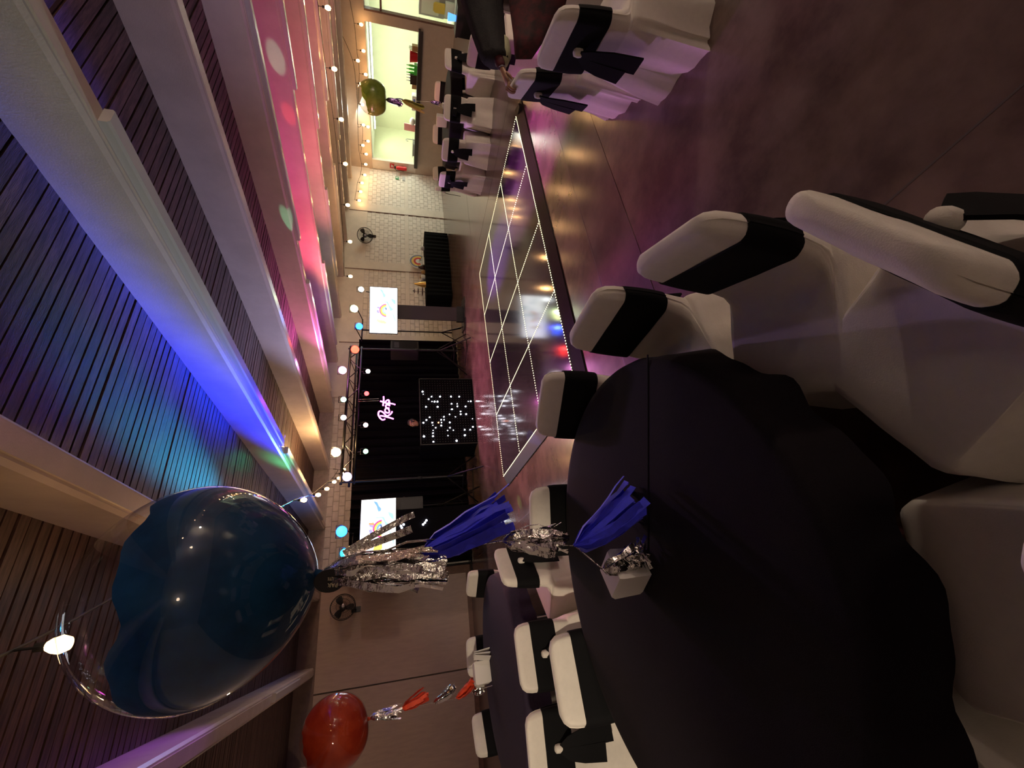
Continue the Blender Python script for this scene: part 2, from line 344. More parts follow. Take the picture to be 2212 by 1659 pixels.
for c in cells:
    wv, hv = c[1]-c[0]-.014, c[3]-c[2]-.014; pr = random.uniform(.010, .014)
    if c in kept:
        key = (round(wv, 3), round(hv, 3))
        if key not in bmesh_c:
            e = .006; bmesh_c[key] = MB().loft([[V((x*wv/2, 0, z*hv/2)) for x, z in ((-1,-1),(1,-1),(1,1),(-1,1))], [V((x*(wv/2), -.012+e, z*(hv/2))) for x, z in ((-1,-1),(1,-1),(1,1),(-1,1))], [V((x*(wv/2-e), -.014, z*(hv/2-e))) for x, z in ((-1,-1),(1,-1),(1,1),(-1,1))]]).mesh('brick', MT['brick'])
        o = obj('brick', bmesh_c[key], wf); o.location = ((c[0]+c[1])/2, DW+.013, (c[2]+c[3])/2)
    else:
        rest.b2((c[0]+.007, DW-.001, c[2]+.007), (c[1]-.007, DW+.013, c[3]-.007))
part('brick_field', rest, MT['brick'], wf, kind='stuff')
# tan boarding on the left of the far wall
for a, b in ((-1.03, .98), (-3.6, -1.06)):
    part('wall_panel', MB().b2((a, DW-.06, .04), (b, DW+.012, 3.46)), MT['tan'], wf, label='tan wall panel')
part('panel_post', MB().b2((.985, DW-.08, 0), (1.16, DW+.012, 3.5)), MT['brown'], wf, label='brown post beside the tan panels')
part('frieze', MB().b2((XL, DW-.03, 3.46), (1.2, DW+.012, 3.9)), mat('dark_frieze', (.22, .15, .12), .6, var=.2), wf)
struct('baseboard_far', MB().b2((XL, DW-.085, 0), (.985, DW-.06, .10)), MT['brown'])
struct('wall_left', MB().b2((XL-.2, YB, 0), (XL, DW, 4)), MT['plaster'])
struct('wall_back', MB().b2((XL-.2, YB-.2, 0), (XR+3, YB, 4)), MT['plaster'])
# bar wall with the long opening, the pier and the doorway
wr = sroot('wall_right')
O1, O2 = (6.72, 11.30), (4.3, 6.44)
part('bar_front', MB().b2((XR, O1[0], 0), (XR+.15, DW, 1.05)), MT['barwall'], wr)
part('header', MB().b2((XR, O2[0], 2.74), (XR+.15, DW, 3.95)), MT['barwall'], wr)
part('pier', MB().b2((XR, O2[1], 0), (XR+.15, O1[0], 2.74)), MT['barwall'], wr)
part('end_pier', MB().b2((XR+.02, O1[1], 1.05), (XR+.15, DW, 2.74)), MT['plaster'], wr)
part('near_wall', MB().b2((XR, YB, 0), (XR+.15, O2[0], 3.95)), MT['barwall'], wr)
part('door_jamb', MB().b2((XR-.012, O2[1]-.05, .0), (XR+.165, O2[1], 2.74)), MT['brown'], wr, label='brown jamb of the doorway')
part('transom', MB().b2((XR+.03, O2[0], 2.22), (XR+.12, O2[1]-.05, 2.28)), MT['brown'], wr)
struct('baseboard_right', MB().b2((XR-.02, O1[0]-.3, 0), (XR, DW-.02, .09)), MT['barwall'])
# room behind the bar
br = None
struct('wall_bar_rear', MB().b2((19.3, 3.2, 0), (19.4, DW, 2.8)), MT['cream'])
struct('wall_bar_side', MB().b2((XR, 3.1, 0), (19.4, 3.2, 2.8)), MT['cream'])
struct('wall_bar_end', MB().b2((XR+.15, DW-.02, 0), (19.4, DW+.011, 2.8)), MT['cream'])
struct('wall_bar_partition', MB().b2((17.85, 5.4, 0), (17.95, 6.25, 2.72)), MT['white'])
struct('ceiling_bar', MB().b2((XR+.14, 3.1, 2.72), (19.4, DW, 2.80)), MT['white'])
struct('floor_bar', MB().b2((XR, 3.1, -.1), (19.4, DW, 0)), MT['white'])
# ================================================================ bar counter and what stands on it
cb = thing('bar_counter', 'long dark bar counter along the lit serving hatch', 'counter', (16.55, 9.0, 1.05))
part('counter_top', MB().box((0, -.02, .035), (.62, 4.72, .07)), MT['dwood'], cb)
part('counter_nosing', MB().box((-.30, -.02, -.01), (.03, 4.72, .11)), MT['dwood'], cb)
part('back_shelf', MB().box((.56, -.02, .02), (.5, 4.6, .05)), MT['white'], cb, label='white back shelf of the counter')
def bar_y(x, y): return onx(x, y, 16.62).y
Z0 = 1.12
def simple(name, label, cat, loc, parts, rz=0, group=None):
    t = thing(name, label, cat, loc, rz, group)
    for nm, mb, m in parts: part(nm, mb, m, t, 40)
    return t
simple('tub', 'red plastic tub on the bar counter', 'tub', (16.6, bar_y(893, 122), Z0), [('body', MB().lathe([(.13, 0), (.17, .24), (.155, .24), (.12, .02)], 20, caps=(1, 1)), MT['red']), ('rim', MB().lathe([(.168, .225), (.18, .232), (.18, .245), (.168, .25)], 20, caps=(0, 0)), MT['red'])])
g = thing('bottle_rack', 'green bottle carrier on the bar beside the red tub', 'rack', (16.6, bar_y(890, 149), Z0))
part('tray', MB().box((0, 0, .05), (.2, .34, .1)), MT['green'], g)
for i in range(3): part('bottle', MB().lathe([(.035, 0), (.035, .2), (.013, .27), (.013, .33)], 12, (0, -.11+.11*i, .02)), MT['green'], g, 40)
d = thing('bottle_crate', 'dark crate of bottles on the bar counter', 'crate', (16.6, bar_y(885, 167), Z0))
part('crate_body', MB().box((0, 0, .11), (.24, .3, .22)), MT['dark'], d)
for i in range(3): part('bottle', MB().lathe([(.03, 0), (.03, .16), (.012, .22), (.012, .29)], 12, (0, -.09+.09*i, .06)), MT['gmetal'], d, 40)
simple('wooden_box', 'small light wooden box on the bar next to the crate', 'box', (16.6, bar_y(897, 184), Z0), [('box_body', MB().box((0, 0, .07), (.18, .17, .14)), MT['wood']), ('lid', MB().box((0, 0, .147), (.19, .18, .014)), MT['wood'])])
simple('knife_block', 'wooden block with steel handles on the bar by the pier', 'block', (16.6, bar_y(897, 103), Z0), [('block', MB().box((0, 0, .09), (.16, .16, .18)), MT['wood']), ('handles', MB().box((-.03, -.04, .22), (.02, .02, .1)).box((-.03, .0, .23), (.02, .02, .1)).box((-.03, .04, .22), (.02, .02, .1)), MT['gmetal'])])
simple('card_box', 'pale box on the bar behind the green balloon ribbon', 'box', (16.62, bar_y(896, 220), Z0), [('box_body', MB().box((0, 0, .07), (.25, .5, .14)), MT['white']), ('label_panel', MB().box((-.127, -.05, .06), (.004, .2, .06)), MT['bluep'])])
simple('cutting_board', 'pink chopping board leaning upright on the bar', 'board', (16.66, bar_y(888, 277), Z0), [('board', MB().box((0, 0, .2), (.03, .26, .4), (0, .1, 0)), MT['pinkp']), ('foot', MB().box((.03, 0, .02), (.1, .2, .04)), MT['white'])])
fa = thing('bar_tap', 'steel swan-neck tap over the bar sink', 'tap', (16.68, bar_y(893, 304), Z0))
part('spout', MB().tube([(0, 0, 0), (0, 0, .26), (-.02, .0, .31), (-.08, 0, .33), (-.13, 0, .30), (-.14, 0, .24)], .012, 10), MT['gmetal'], fa, True)
part('tap_base', MB().lathe([(.03, 0), (.03, .03), (.018, .04)], 14), MT['gmetal'], fa)
simple('steel_sink', 'steel sink top at the far end of the bar', 'sink', (16.66, bar_y(899, 322), Z0), [('basin', MB().box((0, 0, .03), (.3, .5, .06)), MT['gmetal']), ('rim', MB().box((0, 0, .065), (.34, .62, .012)), MT['gmetal'])])
simple('tissue_bag', 'crumpled clear bag on the bar beside the pink board', 'bag', (16.6, bar_y(892, 262), Z0), [('bag', MB().ball((0, 0, .1), .11, 12, 8, (1, 1.3, .9)), MT['glass'])])
# lamps of the bar
for nm, p, ln in (('long fluorescent tube on the bar ceiling', (18.0, 9.0, 2.68), 4.0), ('bright fluorescent tube above the doorway', (17.1, 6.1, 2.66), .5)):
    t = thing('fluorescent_lamp', nm, 'lamp', (p[0], p[1], 2.685))
    part('housing', MB().box((0, 0, .01), (.14, ln+.1, .04)), MT['white'], t); part('tube', MB().cyl((0, -ln/2, -.035), (0, ln/2, -.035), .022, 10), MT['tube'], t, True)
fr = thing('serving_cabinet', 'grey framed cabinet seen through the doorway', 'cabinet', (17.3, 6.12, .3))
part('carcass', MB().box((.2, 0, .4), (.5, .9, .8)), MT['greyp'], fr); part('opening', MB().box((-.055, .12, .45), (.02, .55, .55)), MT['white'], fr); part('plinth', MB().box((.2, 0, -.15), (.46, .86, .3)), MT['greyp'], fr)
simple('paper_bag', 'yellow paper bag standing in front of the cabinet', 'bag', (17.12, 6.25, .3), [('bag_body', MB().loft([[V((x*.06*k, y*.12*k, z)) for x, y in ((-1,-1),(1,-1),(1,1),(-1,1))] for z, k in ((0, 1), (.3, 1), (.36, .7))]), MT['yellow'])])
simple('low_plinth', 'pale low plinth under the yellow bag', 'plinth', (17.12, 6.25, 0), [('plinth_body', MB().box((0, 0, .145), (.14, .4, .29)), MT['white'])])
# ================================================================ signs on the end of the hall
def sign(name, label, p, wd, h, m, extra, face='y'):
    t = thing(name, label, 'sign', p, 0 if face == 'y' else -PI/2)
    part('plate', MB().box((0, -.006, 0), (wd, .012, h)), m, t)
    for nm, mb, mm in extra: part(nm, mb, mm, t)
    return t
pe = onx(851, 356, XR); sign('fire_point_sign', 'red fire point sign above the extinguisher', (XR, 11.46, 1.98), .2, .17, MT['red'], [('flame_symbol', MB().box((-.03, -.015, -.01), (.03, .006, .10)).box((.03, -.015, 0), (.03, .006, .08), (0, .5, 0)).box((0, -.015, .02), (.09, .006, .02)), MT['white'])], 'x')
sign('exit_sign', 'small green exit sign on the white block wall', (15.98, DW-.015, 1.78), .17, .13, MT['signg'], [('running_figure', MB().box((-.03, -.015, 0), (.02, .006, .07), (0, .4, 0)).ball((-.015, -.015, .045), .012).box((.03, -.015, 0), (.045, .006, .08)), MT['white'])])
sign('call_point', 'grey call point box under the exit sign', (15.96, DW-.015, 1.52), .26, .12, MT['greyp'], [('front', MB().box((0, -.02, 0), (.2, .02, .08)), MT['greyp'])])
ex = thing('fire_extinguisher', 'red fire extinguisher on the end pier of the bar', 'extinguisher', (XR-.09, 11.46, 1.40))
part('cylinder', MB().lathe([(.05, 0), (.075, .02), (.075, .36), (.03, .43)], 18), MT['red'], ex, 40); part('valve', MB().box((0, 0, .46), (.03, .1, .05)), MT['black'], ex)
part('hose', MB().tube([(0, .04, .46), (0, .11, .42), (0, .11, .15), (0, .085, .08)], .012, 8), MT['black'], ex, True); part('bracket', MB().box((.065, 0, .2), (.05, .1, .04)), MT['gmetal'], ex)
# ================================================================ wall fans
def fan(loc, rz, tilt, label, rad=.27):
    t = thing('wall_fan', label, 'fan', loc, rz)
    rot = Euler((tilt, 0, 0)).to_matrix(); off = V((0, -.3, 0))
    def P(x, y, z): return rot @ V((x, y, z)) + off
    ring = MB()
    for rr, yy in ((rad, 0), (rad*.97, -.05), (rad*.97, .05), (rad*.55, -.085), (rad*.3, -.09)):
        ring.tube([P(rr*math.cos(2*PI*k/32), yy, rr*math.sin(2*PI*k/32)) for k in range(33)], .006 if rr > .2 else .004, 6)
    part('cage_ring', ring, MT['bmetal'], t, True)
    cg = MB()
    for k in range(36):
        a = 2*PI*k/36
        cg.tube([P(.04*math.cos(a), -.092, .04*math.sin(a)), P(rad*.6*math.cos(a), -.084, rad*.6*math.sin(a)), P(rad*math.cos(a), 0, rad*math.sin(a)), P(rad*.5*math.cos(a), .07, rad*.5*math.sin(a))], .0022, 4)
    part('cage_wire', cg, MT['bmetal'], t, True)
    for k in range(3):
        a0 = 2*PI*k/3+.5; bl = MB(); ringsb = []
        for i in range(6):
            r = .04+(rad*.88-.04)*i/5; hw = [.18, .35, .42, .42, .38, .26][i]
            ringsb.append([P(r*math.cos(a0+q*hw), .02*q+yy, r*math.sin(a0+q*hw)) for q, yy in ((-1, -.003), (0, -.008), (1, -.003), (1, .003), (0, -.002), (-1, .003))])
        part('fan_blade', bl.loft(ringsb), MT['bplastic'], t, 50)
    part('hub', MB().tube([P(0, -.1, 0), P(0, -.09, 0), P(0, .02, 0)], [.03, .045, .045], 16), MT['gmetal'], t, 40)
    part('motor', MB().tube([P(0, .04, 0), P(0, .17, 0)], [.075, .055], 16), MT['bplastic'], t, 40)
    part('wall_arm', MB().tube([P(0, .12, -.04), V((0, -.10, -.2)), V((0, 0, -.26))], .02, 8).box((0, -.01, -.26), (.12, .02, .2)), MT['bmetal'], t, 40)
    return t
fan((.46, DW-.06, 2.94), .25, .15, 'black wall fan on the tan panels at the left')
fan((12.55, DW-.012, 2.88), -.75, .25, 'grey wall fan on the white block wall')
# ================================================================ stage: curtain, truss, lamps
cu = MB(); N = 260; rings = []
for z, k in ((0.02, 1.25), (.6, 1.1), (1.8, 1), (2.84, .9)):
    fr_, bk = [], []
    for i in range(N+1):
        x = 1.18+(7.44-1.18)*i/N; f = .05*k*math.sin(i*.62)+.025*k*math.sin(i*1.37+1)+.02*math.sin(i*.11)
        fr_.append(V((x, 10.9+f, z))); bk.append(V((x, 10.93+f, z)))
    rings.append(fr_+bk[::-1])
tag(part('backdrop_curtain', cu.loft(rings), MT['curtain'], None, 60), 'long black pleated backdrop curtain behind the stage', 'curtain')
rail = thing('curtain_rail', 'thin pipe frame holding the black backdrop', 'frame', (4.3, 11.2, 0))
part('cross_pipe', MB().cyl((-3.2, 0, 2.85), (3.2, 0, 2.85), .02), MT['bmetal'], rail)
for x in (-3.15, 3.15): part('upright', MB().cyl((x, 0, .02), (x, 0, 2.85), .02), MT['bmetal'], rail); part('foot_plate', MB().box((x, .1, .01), (.35, .24, .02)), MT['bmetal'], rail)
TY = 9.15
tr = thing('lighting_truss', 'black goal post lighting truss over the stage', 'truss', (4.36, TY, 0))
def tx(x): return x-4.36
part('top_chord', MB().cyl((tx(2.68), 0, 2.88), (tx(6.06), 0, 2.85), .028), MT['bmetal'], tr, True)
part('lower_chord', MB().cyl((tx(2.68), 0, 2.62), (tx(6.06), 0, 2.60), .024), MT['bmetal'], tr, True)
part('rear_chord', MB().cyl((tx(2.68), .2, 2.74), (tx(6.06), .2, 2.72), .024), MT['bmetal'], tr, True)
for i in range(12):
    a, b = 2.75+i*.27, 2.75+(i+1)*.27
    up, dn = (a, b) if i % 2 else (b, a)
    part('lattice_bar', MB().cyl((tx(up), 0, 2.86), (tx(dn), 0, 2.62), .008, 6).cyl((tx(up), 0, 2.86), (tx(dn), .2, 2.73), .008, 6), MT['bmetal'], tr)
for x in (2.73, 6.0):
    s = part('tower_pole', MB().tube([(tx(x), 0, .35), (tx(x), 0, 1.3), (tx(x), 0, 1.32), (tx(x), 0, 2.9)], [.028, .028, .022, .022], 12), MT['bmetal'], tr, 40)
    part('pole_collar', MB().lathe([(.034, 1.24), (.038, 1.28), (.034, 1.33)], 12, (tx(x), 0, 0)), MT['bmetal'], s)
    for a in (0.5, 2.6, 4.7):
        e = V((tx(x)+.62*math.cos(a), .62*math.sin(a), .02)); p0 = V((tx(x), 0, .72)); part('tripod_leg', MB().cyl(p0, e, .016, 8).cyl((tx(x), 0, .36), p0.lerp(e, .5), .010, 6), MT['bmetal'], tr)
def lampbody(label, p, aim, m, rad=.09, ln=.16, hang=True, name='par_light'):
    t = thing(name, label, 'light', p)
    dr = (V(aim)-V(p)).normalized()
    part('housing', MB().tube([dr*-ln, dr*-.02, dr*.0], [rad*.7, rad*.95, rad], 18), MT['bplastic'], t, 40)
    part('lens', MB().tube([dr*.0005, dr*.004], [rad*.93, rad*.80], 18), m, t)
    part('yoke', MB().tube([(-rad-.01, 0, 0), (-rad-.01, 0, .10), (rad+.01, 0, .10), (rad+.01, 0, 0)], .008, 6), MT['bmetal'], t)
    return t
def glow(n, c, k): return emi('lens_'+n, c, k)
EYE = (1.5, 0, 1.75)
for label, px, col, k, rad in (
  ('yellow white stage lamp above the right screen', (765, 667), (.95, 1, .45), 6, .10), ('deep blue stage lamp beside the right screen', (776, 705), (.03, .22, 1), 3.4, .09),
  ('red stage lamp on the right end of the truss', (767, 755), (1, .06, .03), 5, .10), ('magenta white stage lamp above the truss', (740, 800), (1, .45, .85), 4, .095),
  ('small pale green stage lamp on the truss', (742, 863), (.5, 1, .7), 3, .065), ('small pinkish white stage lamp mid truss', (742, 902), (1, .8, .75), 4, .065),
  ('large yellow white stage lamp near the left truss end', (726, 977), (1, 1, .55), 8, .10), ('lilac flickering stage lamp on the left truss corner', (750, 1030), (.72, .62, 1), 1.3, .10),
  ('round blue stage lamp above the left screen', (738, 1148), (.04, .34, 1), 3, .11), ('cyan stage lamp left of the left screen', (745, 1195), (.03, .60, 1), 2.6, .09)):
    p = ony(*px, 9.08); lampbody(label, p, (p.x*.4, 0, 1.6), glow('lamp', col, k), rad)
for label, px, col in (('small white lamp hanging in front of the backdrop', (795, 802), (1, .95, .9)), ('small red lamp hanging in front of the backdrop', (792, 850), (1, .05, .05)),
                       ('small pink white lamp hanging below the truss', (790, 918), (1, .6, .6)), ('small green and red lamp hanging below the truss', (790, 975), (.35, 1, .5))):
    p = ony(*px, 9.08); t = lampbody(label, p, (p.x*.5, 0, 1.6), glow('drop', col, 7), .055, .12, name='drop_light')
    part('hanger', MB().tube([(0, .02, .10), (0, .03, 2.60-p.z-.02)], .008, 6), MT['bmetal'], t)
p = ony(780, 625, 9.3); t = lampbody('white spot lamp above the right corner of the right screen', p, (3, 0, 1.4), glow('spot', (.95, 1, 1), 12), .075, .2)
part('lamp_pole', MB().tube([(0, .08, -.12), (-.05, .1, -.5), (-.35, .1, -.55)], .012, 8), MT['bmetal'], t)
for lab, x0, x1, yy, zt in (('black light stand with a cross bar beside the right screen', 6.62, 7.32, 9.72, 2.66), ('black light stand with a cross bar above the left screen', 1.28, 1.84, 9.86, 2.66)):
    t = thing('light_stand', lab, 'stand', ((x0+x1)/2, yy, 0)); hw = (x1-x0)/2
    part('pole', MB().cyl((0, 0, .3), (0, 0, zt), .018), MT['bmetal'], t, True); part('cross_bar', MB().cyl((-hw, 0, zt), (hw, 0, zt), .016), MT['bmetal'], t, True)
    for k in (-1, 1): part('lamp_clamp', MB().tube([(k*hw*.9, 0, zt), (k*hw*.9, -.12, zt+.02), (k*hw*.9, 9.16-yy, zt+.12)], .012, 6), MT['bmetal'], t)
    for a in (.5, 2.6, 4.7): part('leg', MB().cyl((0, 0, .6), (.3*math.cos(a), .3*math.sin(a), .015), .013, 8), MT['bmetal'], t)
# neon sign
ns = thing('neon_sign', 'pink script neon sign hung from the truss above the booth', 'sign', (4.45, 9.1, 2.0))
def npx(x, y): q = ony(790+x/16.59, 830+y/16.59, 9.1); return q-V((4.45, 9.1, 2.0))
def smooth_path(pts, n=5):
    P = [V(p) for p in pts]; out = []
    for i in range(len(P)-1):
        a, b, c, d = P[max(i-1, 0)], P[i], P[i+1], P[min(i+2, len(P)-1)]
        for k in range(n):
            t = k/n; out.append(.5*((2*b)+(c-a)*t+(2*a-5*b+4*c-d)*t*t+(3*b-a-3*c+d)*t**3))
    return out+[P[-1]]
for st_ in ([(520, 1130), (620, 1140), (760, 1175), (880, 1205), (1000, 1245)], [(700, 1245), (600, 1275), (500, 1190), (455, 1080), (475, 985), (540, 965), (630, 1015), (700, 1090), (755, 1150)],
            [(745, 1150), (850, 1100), (925, 1030), (945, 975)], [(770, 1030), (700, 985), (700, 900), (760, 860), (830, 910), (845, 990), (800, 1030), (720, 1000)],
            [(850, 860), (760, 850), (720, 800), (740, 740), (820, 740)], [(640, 440), (645, 550), (632, 670), (622, 770)], [(520, 605), (640, 640), (760, 690), (840, 720), (850, 780)],
            [(700, 640), (790, 560), (845, 600), (830, 660), (780, 690)], [(830, 600), (870, 680), (960, 700), (1060, 730)]):
    part('neon_tube', MB().tube(smooth_path([npx(*q) for q in st_]), .017, 8), MT['neon'], ns, True)
for a, b in (((470, 520), (0, 480)), ((470, 590), (0, 600))): q = npx(*a); part('hanging_wire', MB().cyl(q, (q.x, q.y+.03, .62), .004, 6), MT['gmetal'], ns)
point((4.45, 9.0, 2.0), (1, .1, .75), 5, .15)
# ================================================================ DJ booth with star panel, DJ
bt = thing('dj_booth', 'black booth with a front panel of white star lights', 'booth', (4.25, 9.0, 0))
part('front_panel', MB().box((0, .02, .635), (1.66, .05, 1.27)), MT['curtain'], bt)
for s in (-1, 1): part('side_panel', MB().box((s*.84, .36, .635), (.04, .7, 1.27), (0, 0, s*-.12)), MT['curtain'], bt)
part('panel_trim', MB().box((0, -.012, 1.262), (1.68, .02, .02)).box((.83, -.012, .635), (.02, .02, 1.27)).box((-.83, -.012, .635), (.02, .02, 1.27)), MT['bplastic'], bt)
part('desk_top', MB().box((0, .40, .92), (1.5, .6, .04)), MT['bplastic'], bt)
part('mixer_deck', MB().box((0, .42, .98), (.9, .4, .08)), MT['bplastic'], bt)
bigs = [(195,392,1.2),(310,455,.8),(272,488,1),(418,455,1),(558,455,1),(663,455,.9),(348,520,1),(385,520,1.1),(315,518,.5),(238,586,1),(388,586,1),(565,548,.9),(638,548,.6),(640,580,.9),(745,582,1),(570,617,1.1),(680,645,.8),(682,680,.9),(752,680,1.1),(810,515,1),(778,517,.4),
        (540,683,.7),(615,714,.5),(833,740,.4),(285,720,.8),(243,755,1),(205,790,1.1),(320,788,1),(468,714,.9),(432,752,.9),(470,752,.7),(436,788,.6),(433,826,1),(543,786,.9),(545,853,.9),(515,888,.5),(588,886,.6),(362,853,.8),(330,888,.5),(328,922,.8),(328,962,1),(212,965,1.3),(333,1033,.9),(520,955,.4),(733,880,.9),(803,880,.9),(838,843,1),(735,950,1.2),(630,1020,1.3),(203,425,.3),(325,823,.3)]
for x, y, k in bigs:
    q = ony(880+x/5.925, 780+y/5.925, 8.99)-V((4.25, 9.0, 0)); part('star_light', MB().ball((q.x, -.014, q.z), .013*k+.004, 8, 6), MT['star'], bt, True)
q = ony(880+398/5.925, 780+788/5.925, 8.99)-V((4.25, 9.0, 0)); part('star_light', MB().ball((q.x, -.014, q.z), .016, 8, 6), MT['orled'], bt, True, label='orange star light')
sm = MB()
for i in range(26):
    for j in range(20): sm.box((-.77+i*.0616, -.006, .06+j*.06), (.006, .004, .006))
part('star_socket', sm, MT['greyp'], bt, kind='stuff')
p2 = thing('star_plinth', 'black skirted plinth with star lights under the left screen', 'plinth', (1.76, 9.26, 0))
part('plinth_body', MB().box((0, 0, .8875), (.62, .4, 1.775)), MT['curtain'], p2)
for px in ((918, 1129), (921, 1124), (914, 1133), (1001, 1119), (1006, 1133), (994, 1134), (1012, 1131), (868, 1140), (866, 1136), (872, 1133)):
    q = ony(*px, 9.05)-V((1.76, 9.26, 0)); part('star_light', MB().ball((q.x, -.21, q.z), .02, 8, 6), MT['star'], p2, True)
# ---------------------------------------------------------------- people
def body(name, joints, edges, parent, m, sub=2):
    names = list(joints); me = bpy.data.meshes.new(name); me.from_pydata([joints[k][0] for k in names], [(names.index(a), names.index(b)) for a, b in edges], [])
    o = bpy.data.objects.new(name, me); C.objects.link(o)
    sk = o.modifiers.new('s', 'SKIN'); sk.use_smooth_shade = True
    for i, k in enumerate(names):
        r = joints[k][1]; me.skin_vertices[0].data[i].radius = r if isinstance(r, tuple) else (r, r)
    me.skin_vertices[0].data[0].use_root = True
    sb = o.modifiers.new('d', 'SUBSURF'); sb.levels = sub; sb.render_levels = sub
    m2 = bpy.data.meshes.new_from_object(o.evaluated_get(bpy.context.evaluated_depsgraph_get())); bpy.data.objects.remove(o)
    m2.materials.clear(); m2.materials.append(m); m2.polygons.foreach_set('use_smooth', [True]*len(m2.polygons))
    return obj(name, m2, parent)
def head(parent, c, face, skinm, hairm, cap=None):
    # face: unit direction (horizontal) the head looks; head 0.23 high
    f = V(face).normalized(); sd = f.cross(V((0, 0, 1))).normalized(); rings = []; c = V(c)
    prof = [(-.125, .02, .03, .05), (-.11, .045, .05, .045), (-.085, .056, .066, .03), (-.05, .066, .083, .012), (-.01, .072, .095, 0), (.03, .075, .10, 0), (.065, .070, .094, -.004), (.095, .052, .072, -.008), (.112, .026, .036, -.01), (.117, .004, .005, -.01)]
    for z, wx, wy, fo in prof: rings.append([c+sd*(wx*math.cos(2*PI*k/20))+f*(wy*math.sin(2*PI*k/20)+fo)+V((0, 0, z)) for k in range(20)])
    h = part('head', MB().loft(rings), skinm, parent, True)
    part('nose', MB().tube([c+f*.088+V((0, 0, .02)), c+f*.112+V((0, 0, -.025)), c+f*.085+V((0, 0, -.035))], [.008, .015, .012], 8), skinm, h, True)
    for s in (-1, 1):
        part('eye', MB().ball(c+f*.086+sd*(s*.031)+V((0, 0, .012)), .011, 10, 8), MT['card'], h, True)
        part('ear', MB().ball(c+sd*(s*.076)+V((0, 0, -.005)), .028, 10, 8, (.45, .6, 1)), skinm, h, True)
    part('mouth', MB().tube([c+f*.083+sd*-.024+V((0, 0, -.066)), c+f*.092+V((0, 0, -.067)), c+f*.083+sd*.024+V((0, 0, -.066))], .006, 6), MT['redshirt'], h, True)
    hr = []
    for z, k in ((-.03, 1.08), (.01, 1.12), (.05, 1.13), (.085, 1.12), (.11, 1.05), (.128, .7), (.135, .1)):
        ii = min(range(len(prof)), key=lambda i: abs(prof[i][0]-min(z, .095))); wx, wy = prof[ii][1]*k, prof[ii][2]*k
        if z > .1: wx, wy = .055*k, .075*k
        hr.append([c+sd*(wx*math.cos(2*PI*q/20))+f*(wy*math.sin(2*PI*q/20)*(.8 if math.sin(2*PI*q/20) > 0 and z < .05 else 1)-.012)+V((0, 0, z)) for q in range(20)])
    part('hair', MB().loft(hr), hairm, h, True)
    return h
def mkhand(parent, wrist, tip, side, m, curl=-.05):
    w_, t_ = V(wrist), V(tip); fd = (t_-w_).normalized(); sd = (V(side)-fd*V(side).dot(fd)).normalized(); up = sd.cross(fd)
    if up.z < 0: up = -up
    pal = [[w_.lerp(t_, u)+sd*(ww*math.cos(2*PI*k/12))+up*(th_*math.sin(2*PI*k/12)) for k in range(12)] for u, ww, th_ in ((-.3, .026, .022), (0, .028, .022), (.3, .037, .019), (.65, .042, .017), (1, .040, .013))]
    h = part('hand', MB().loft(pal), m, parent, True)
    for off, ln in ((-.030, .064), (-.010, .074), (.011, .070), (.030, .056)):
        b = t_+sd*off; part('finger', MB().tube(smooth_path([b-fd*.01, b+fd*ln*.45, b+fd*ln*.8+up*curl*.35, b+fd*ln*.95+up*curl], 3), [.010]*4+[.0095]*3+[.0085]*2+[.006], 10), m, h, True)
    b = w_.lerp(t_, .4)-sd*.034; part('thumb', MB().tube(smooth_path([b, b-sd*.022+fd*.025, b-sd*.022+fd*.055+up*curl*.4], 3), [.012, .012, .011, .011, .010, .009, .007], 10), m, h, True)
    return h
def shoe(parent, heel, fwd, m):
    f = V(fwd).normalized(); sd = V((f.y, -f.x, 0)); h = V(heel)
    part('shoe', MB().loft([[h+f*u+sd*(w_*math.cos(2*PI*k/14))+V((0, 0, max(0, hh*.5+hh*.5*math.sin(2*PI*k/14)))) for k in range(14)] for u, w_, hh in ((-.05, .02, .05), (-.04, .038, .09), (.03, .042, .10), (.10, .046, .07), (.17, .046, .05), (.205, .03, .03))]), m, parent, True)
def dress(o, z, m, ox=0):
    # lower part of the clothing in its own cloth
    o.data.materials.append(m)
    for p in o.data.polygons:
        if p.center.z < z: p.material_index = 1
dj = thing('person', 'person in dark clothes behind the star booth, only the head showing', 'person', (4.28, 9.85, 0))
J = dict(pel=((0, 0, .70), .13), ab=((0, -.02, .88), .13), ch=((0, -.05, 1.06), (.16, .12)), nk=((0, -.08, 1.20), .055), hb=((0, -.10, 1.26), .05),
         sl=((.19, -.06, 1.12), .06), el=((.26, -.14, .96), .045), wl=((.20, -.29, 1.06), .03), sr=((-.19, -.06, 1.12), .06), er=((-.26, -.14, .96), .045), wr=((-.20, -.29, 1.06), .03),
         hl=((.10, -.02, .66), .09), kl=((.13, -.38, .62), .065), al=((.13, -.36, .12), .045), tl=((.13, -.46, .04), .04), hr=((-.10, -.02, .66), .09), kr=((-.13, -.38, .62), .065), ar=((-.13, -.36, .12), .045), trr=((-.13, -.46, .04), .04))
E1 = [('pel', 'ab'), ('ab', 'ch'), ('ch', 'nk'), ('nk', 'hb'), ('ch', 'sl'), ('sl', 'el'), ('el', 'wl'), ('ch', 'sr'), ('sr', 'er'), ('er', 'wr'), ('pel', 'hl'), ('hl', 'kl'), ('kl', 'al'), ('al', 'tl'), ('pel', 'hr'), ('hr', 'kr'), ('kr', 'ar'), ('ar', 'trr')]
djb = body('body', J, E1, dj, MT['jacket']); dress(djb, .70, MT['trouser'])
for s_ in (1, -1): mkhand(dj, (.20*s_, -.28, 1.06), (.19*s_, -.37, 1.065), (1, 0, 0), MT['skin']); shoe(dj, (.13*s_, -.37, 0), (0, -1, 0), MT['bplastic'])
head(dj, (0, -.11, 1.39), (-1, -.45, 0), MT['skin'], MT['hair'])
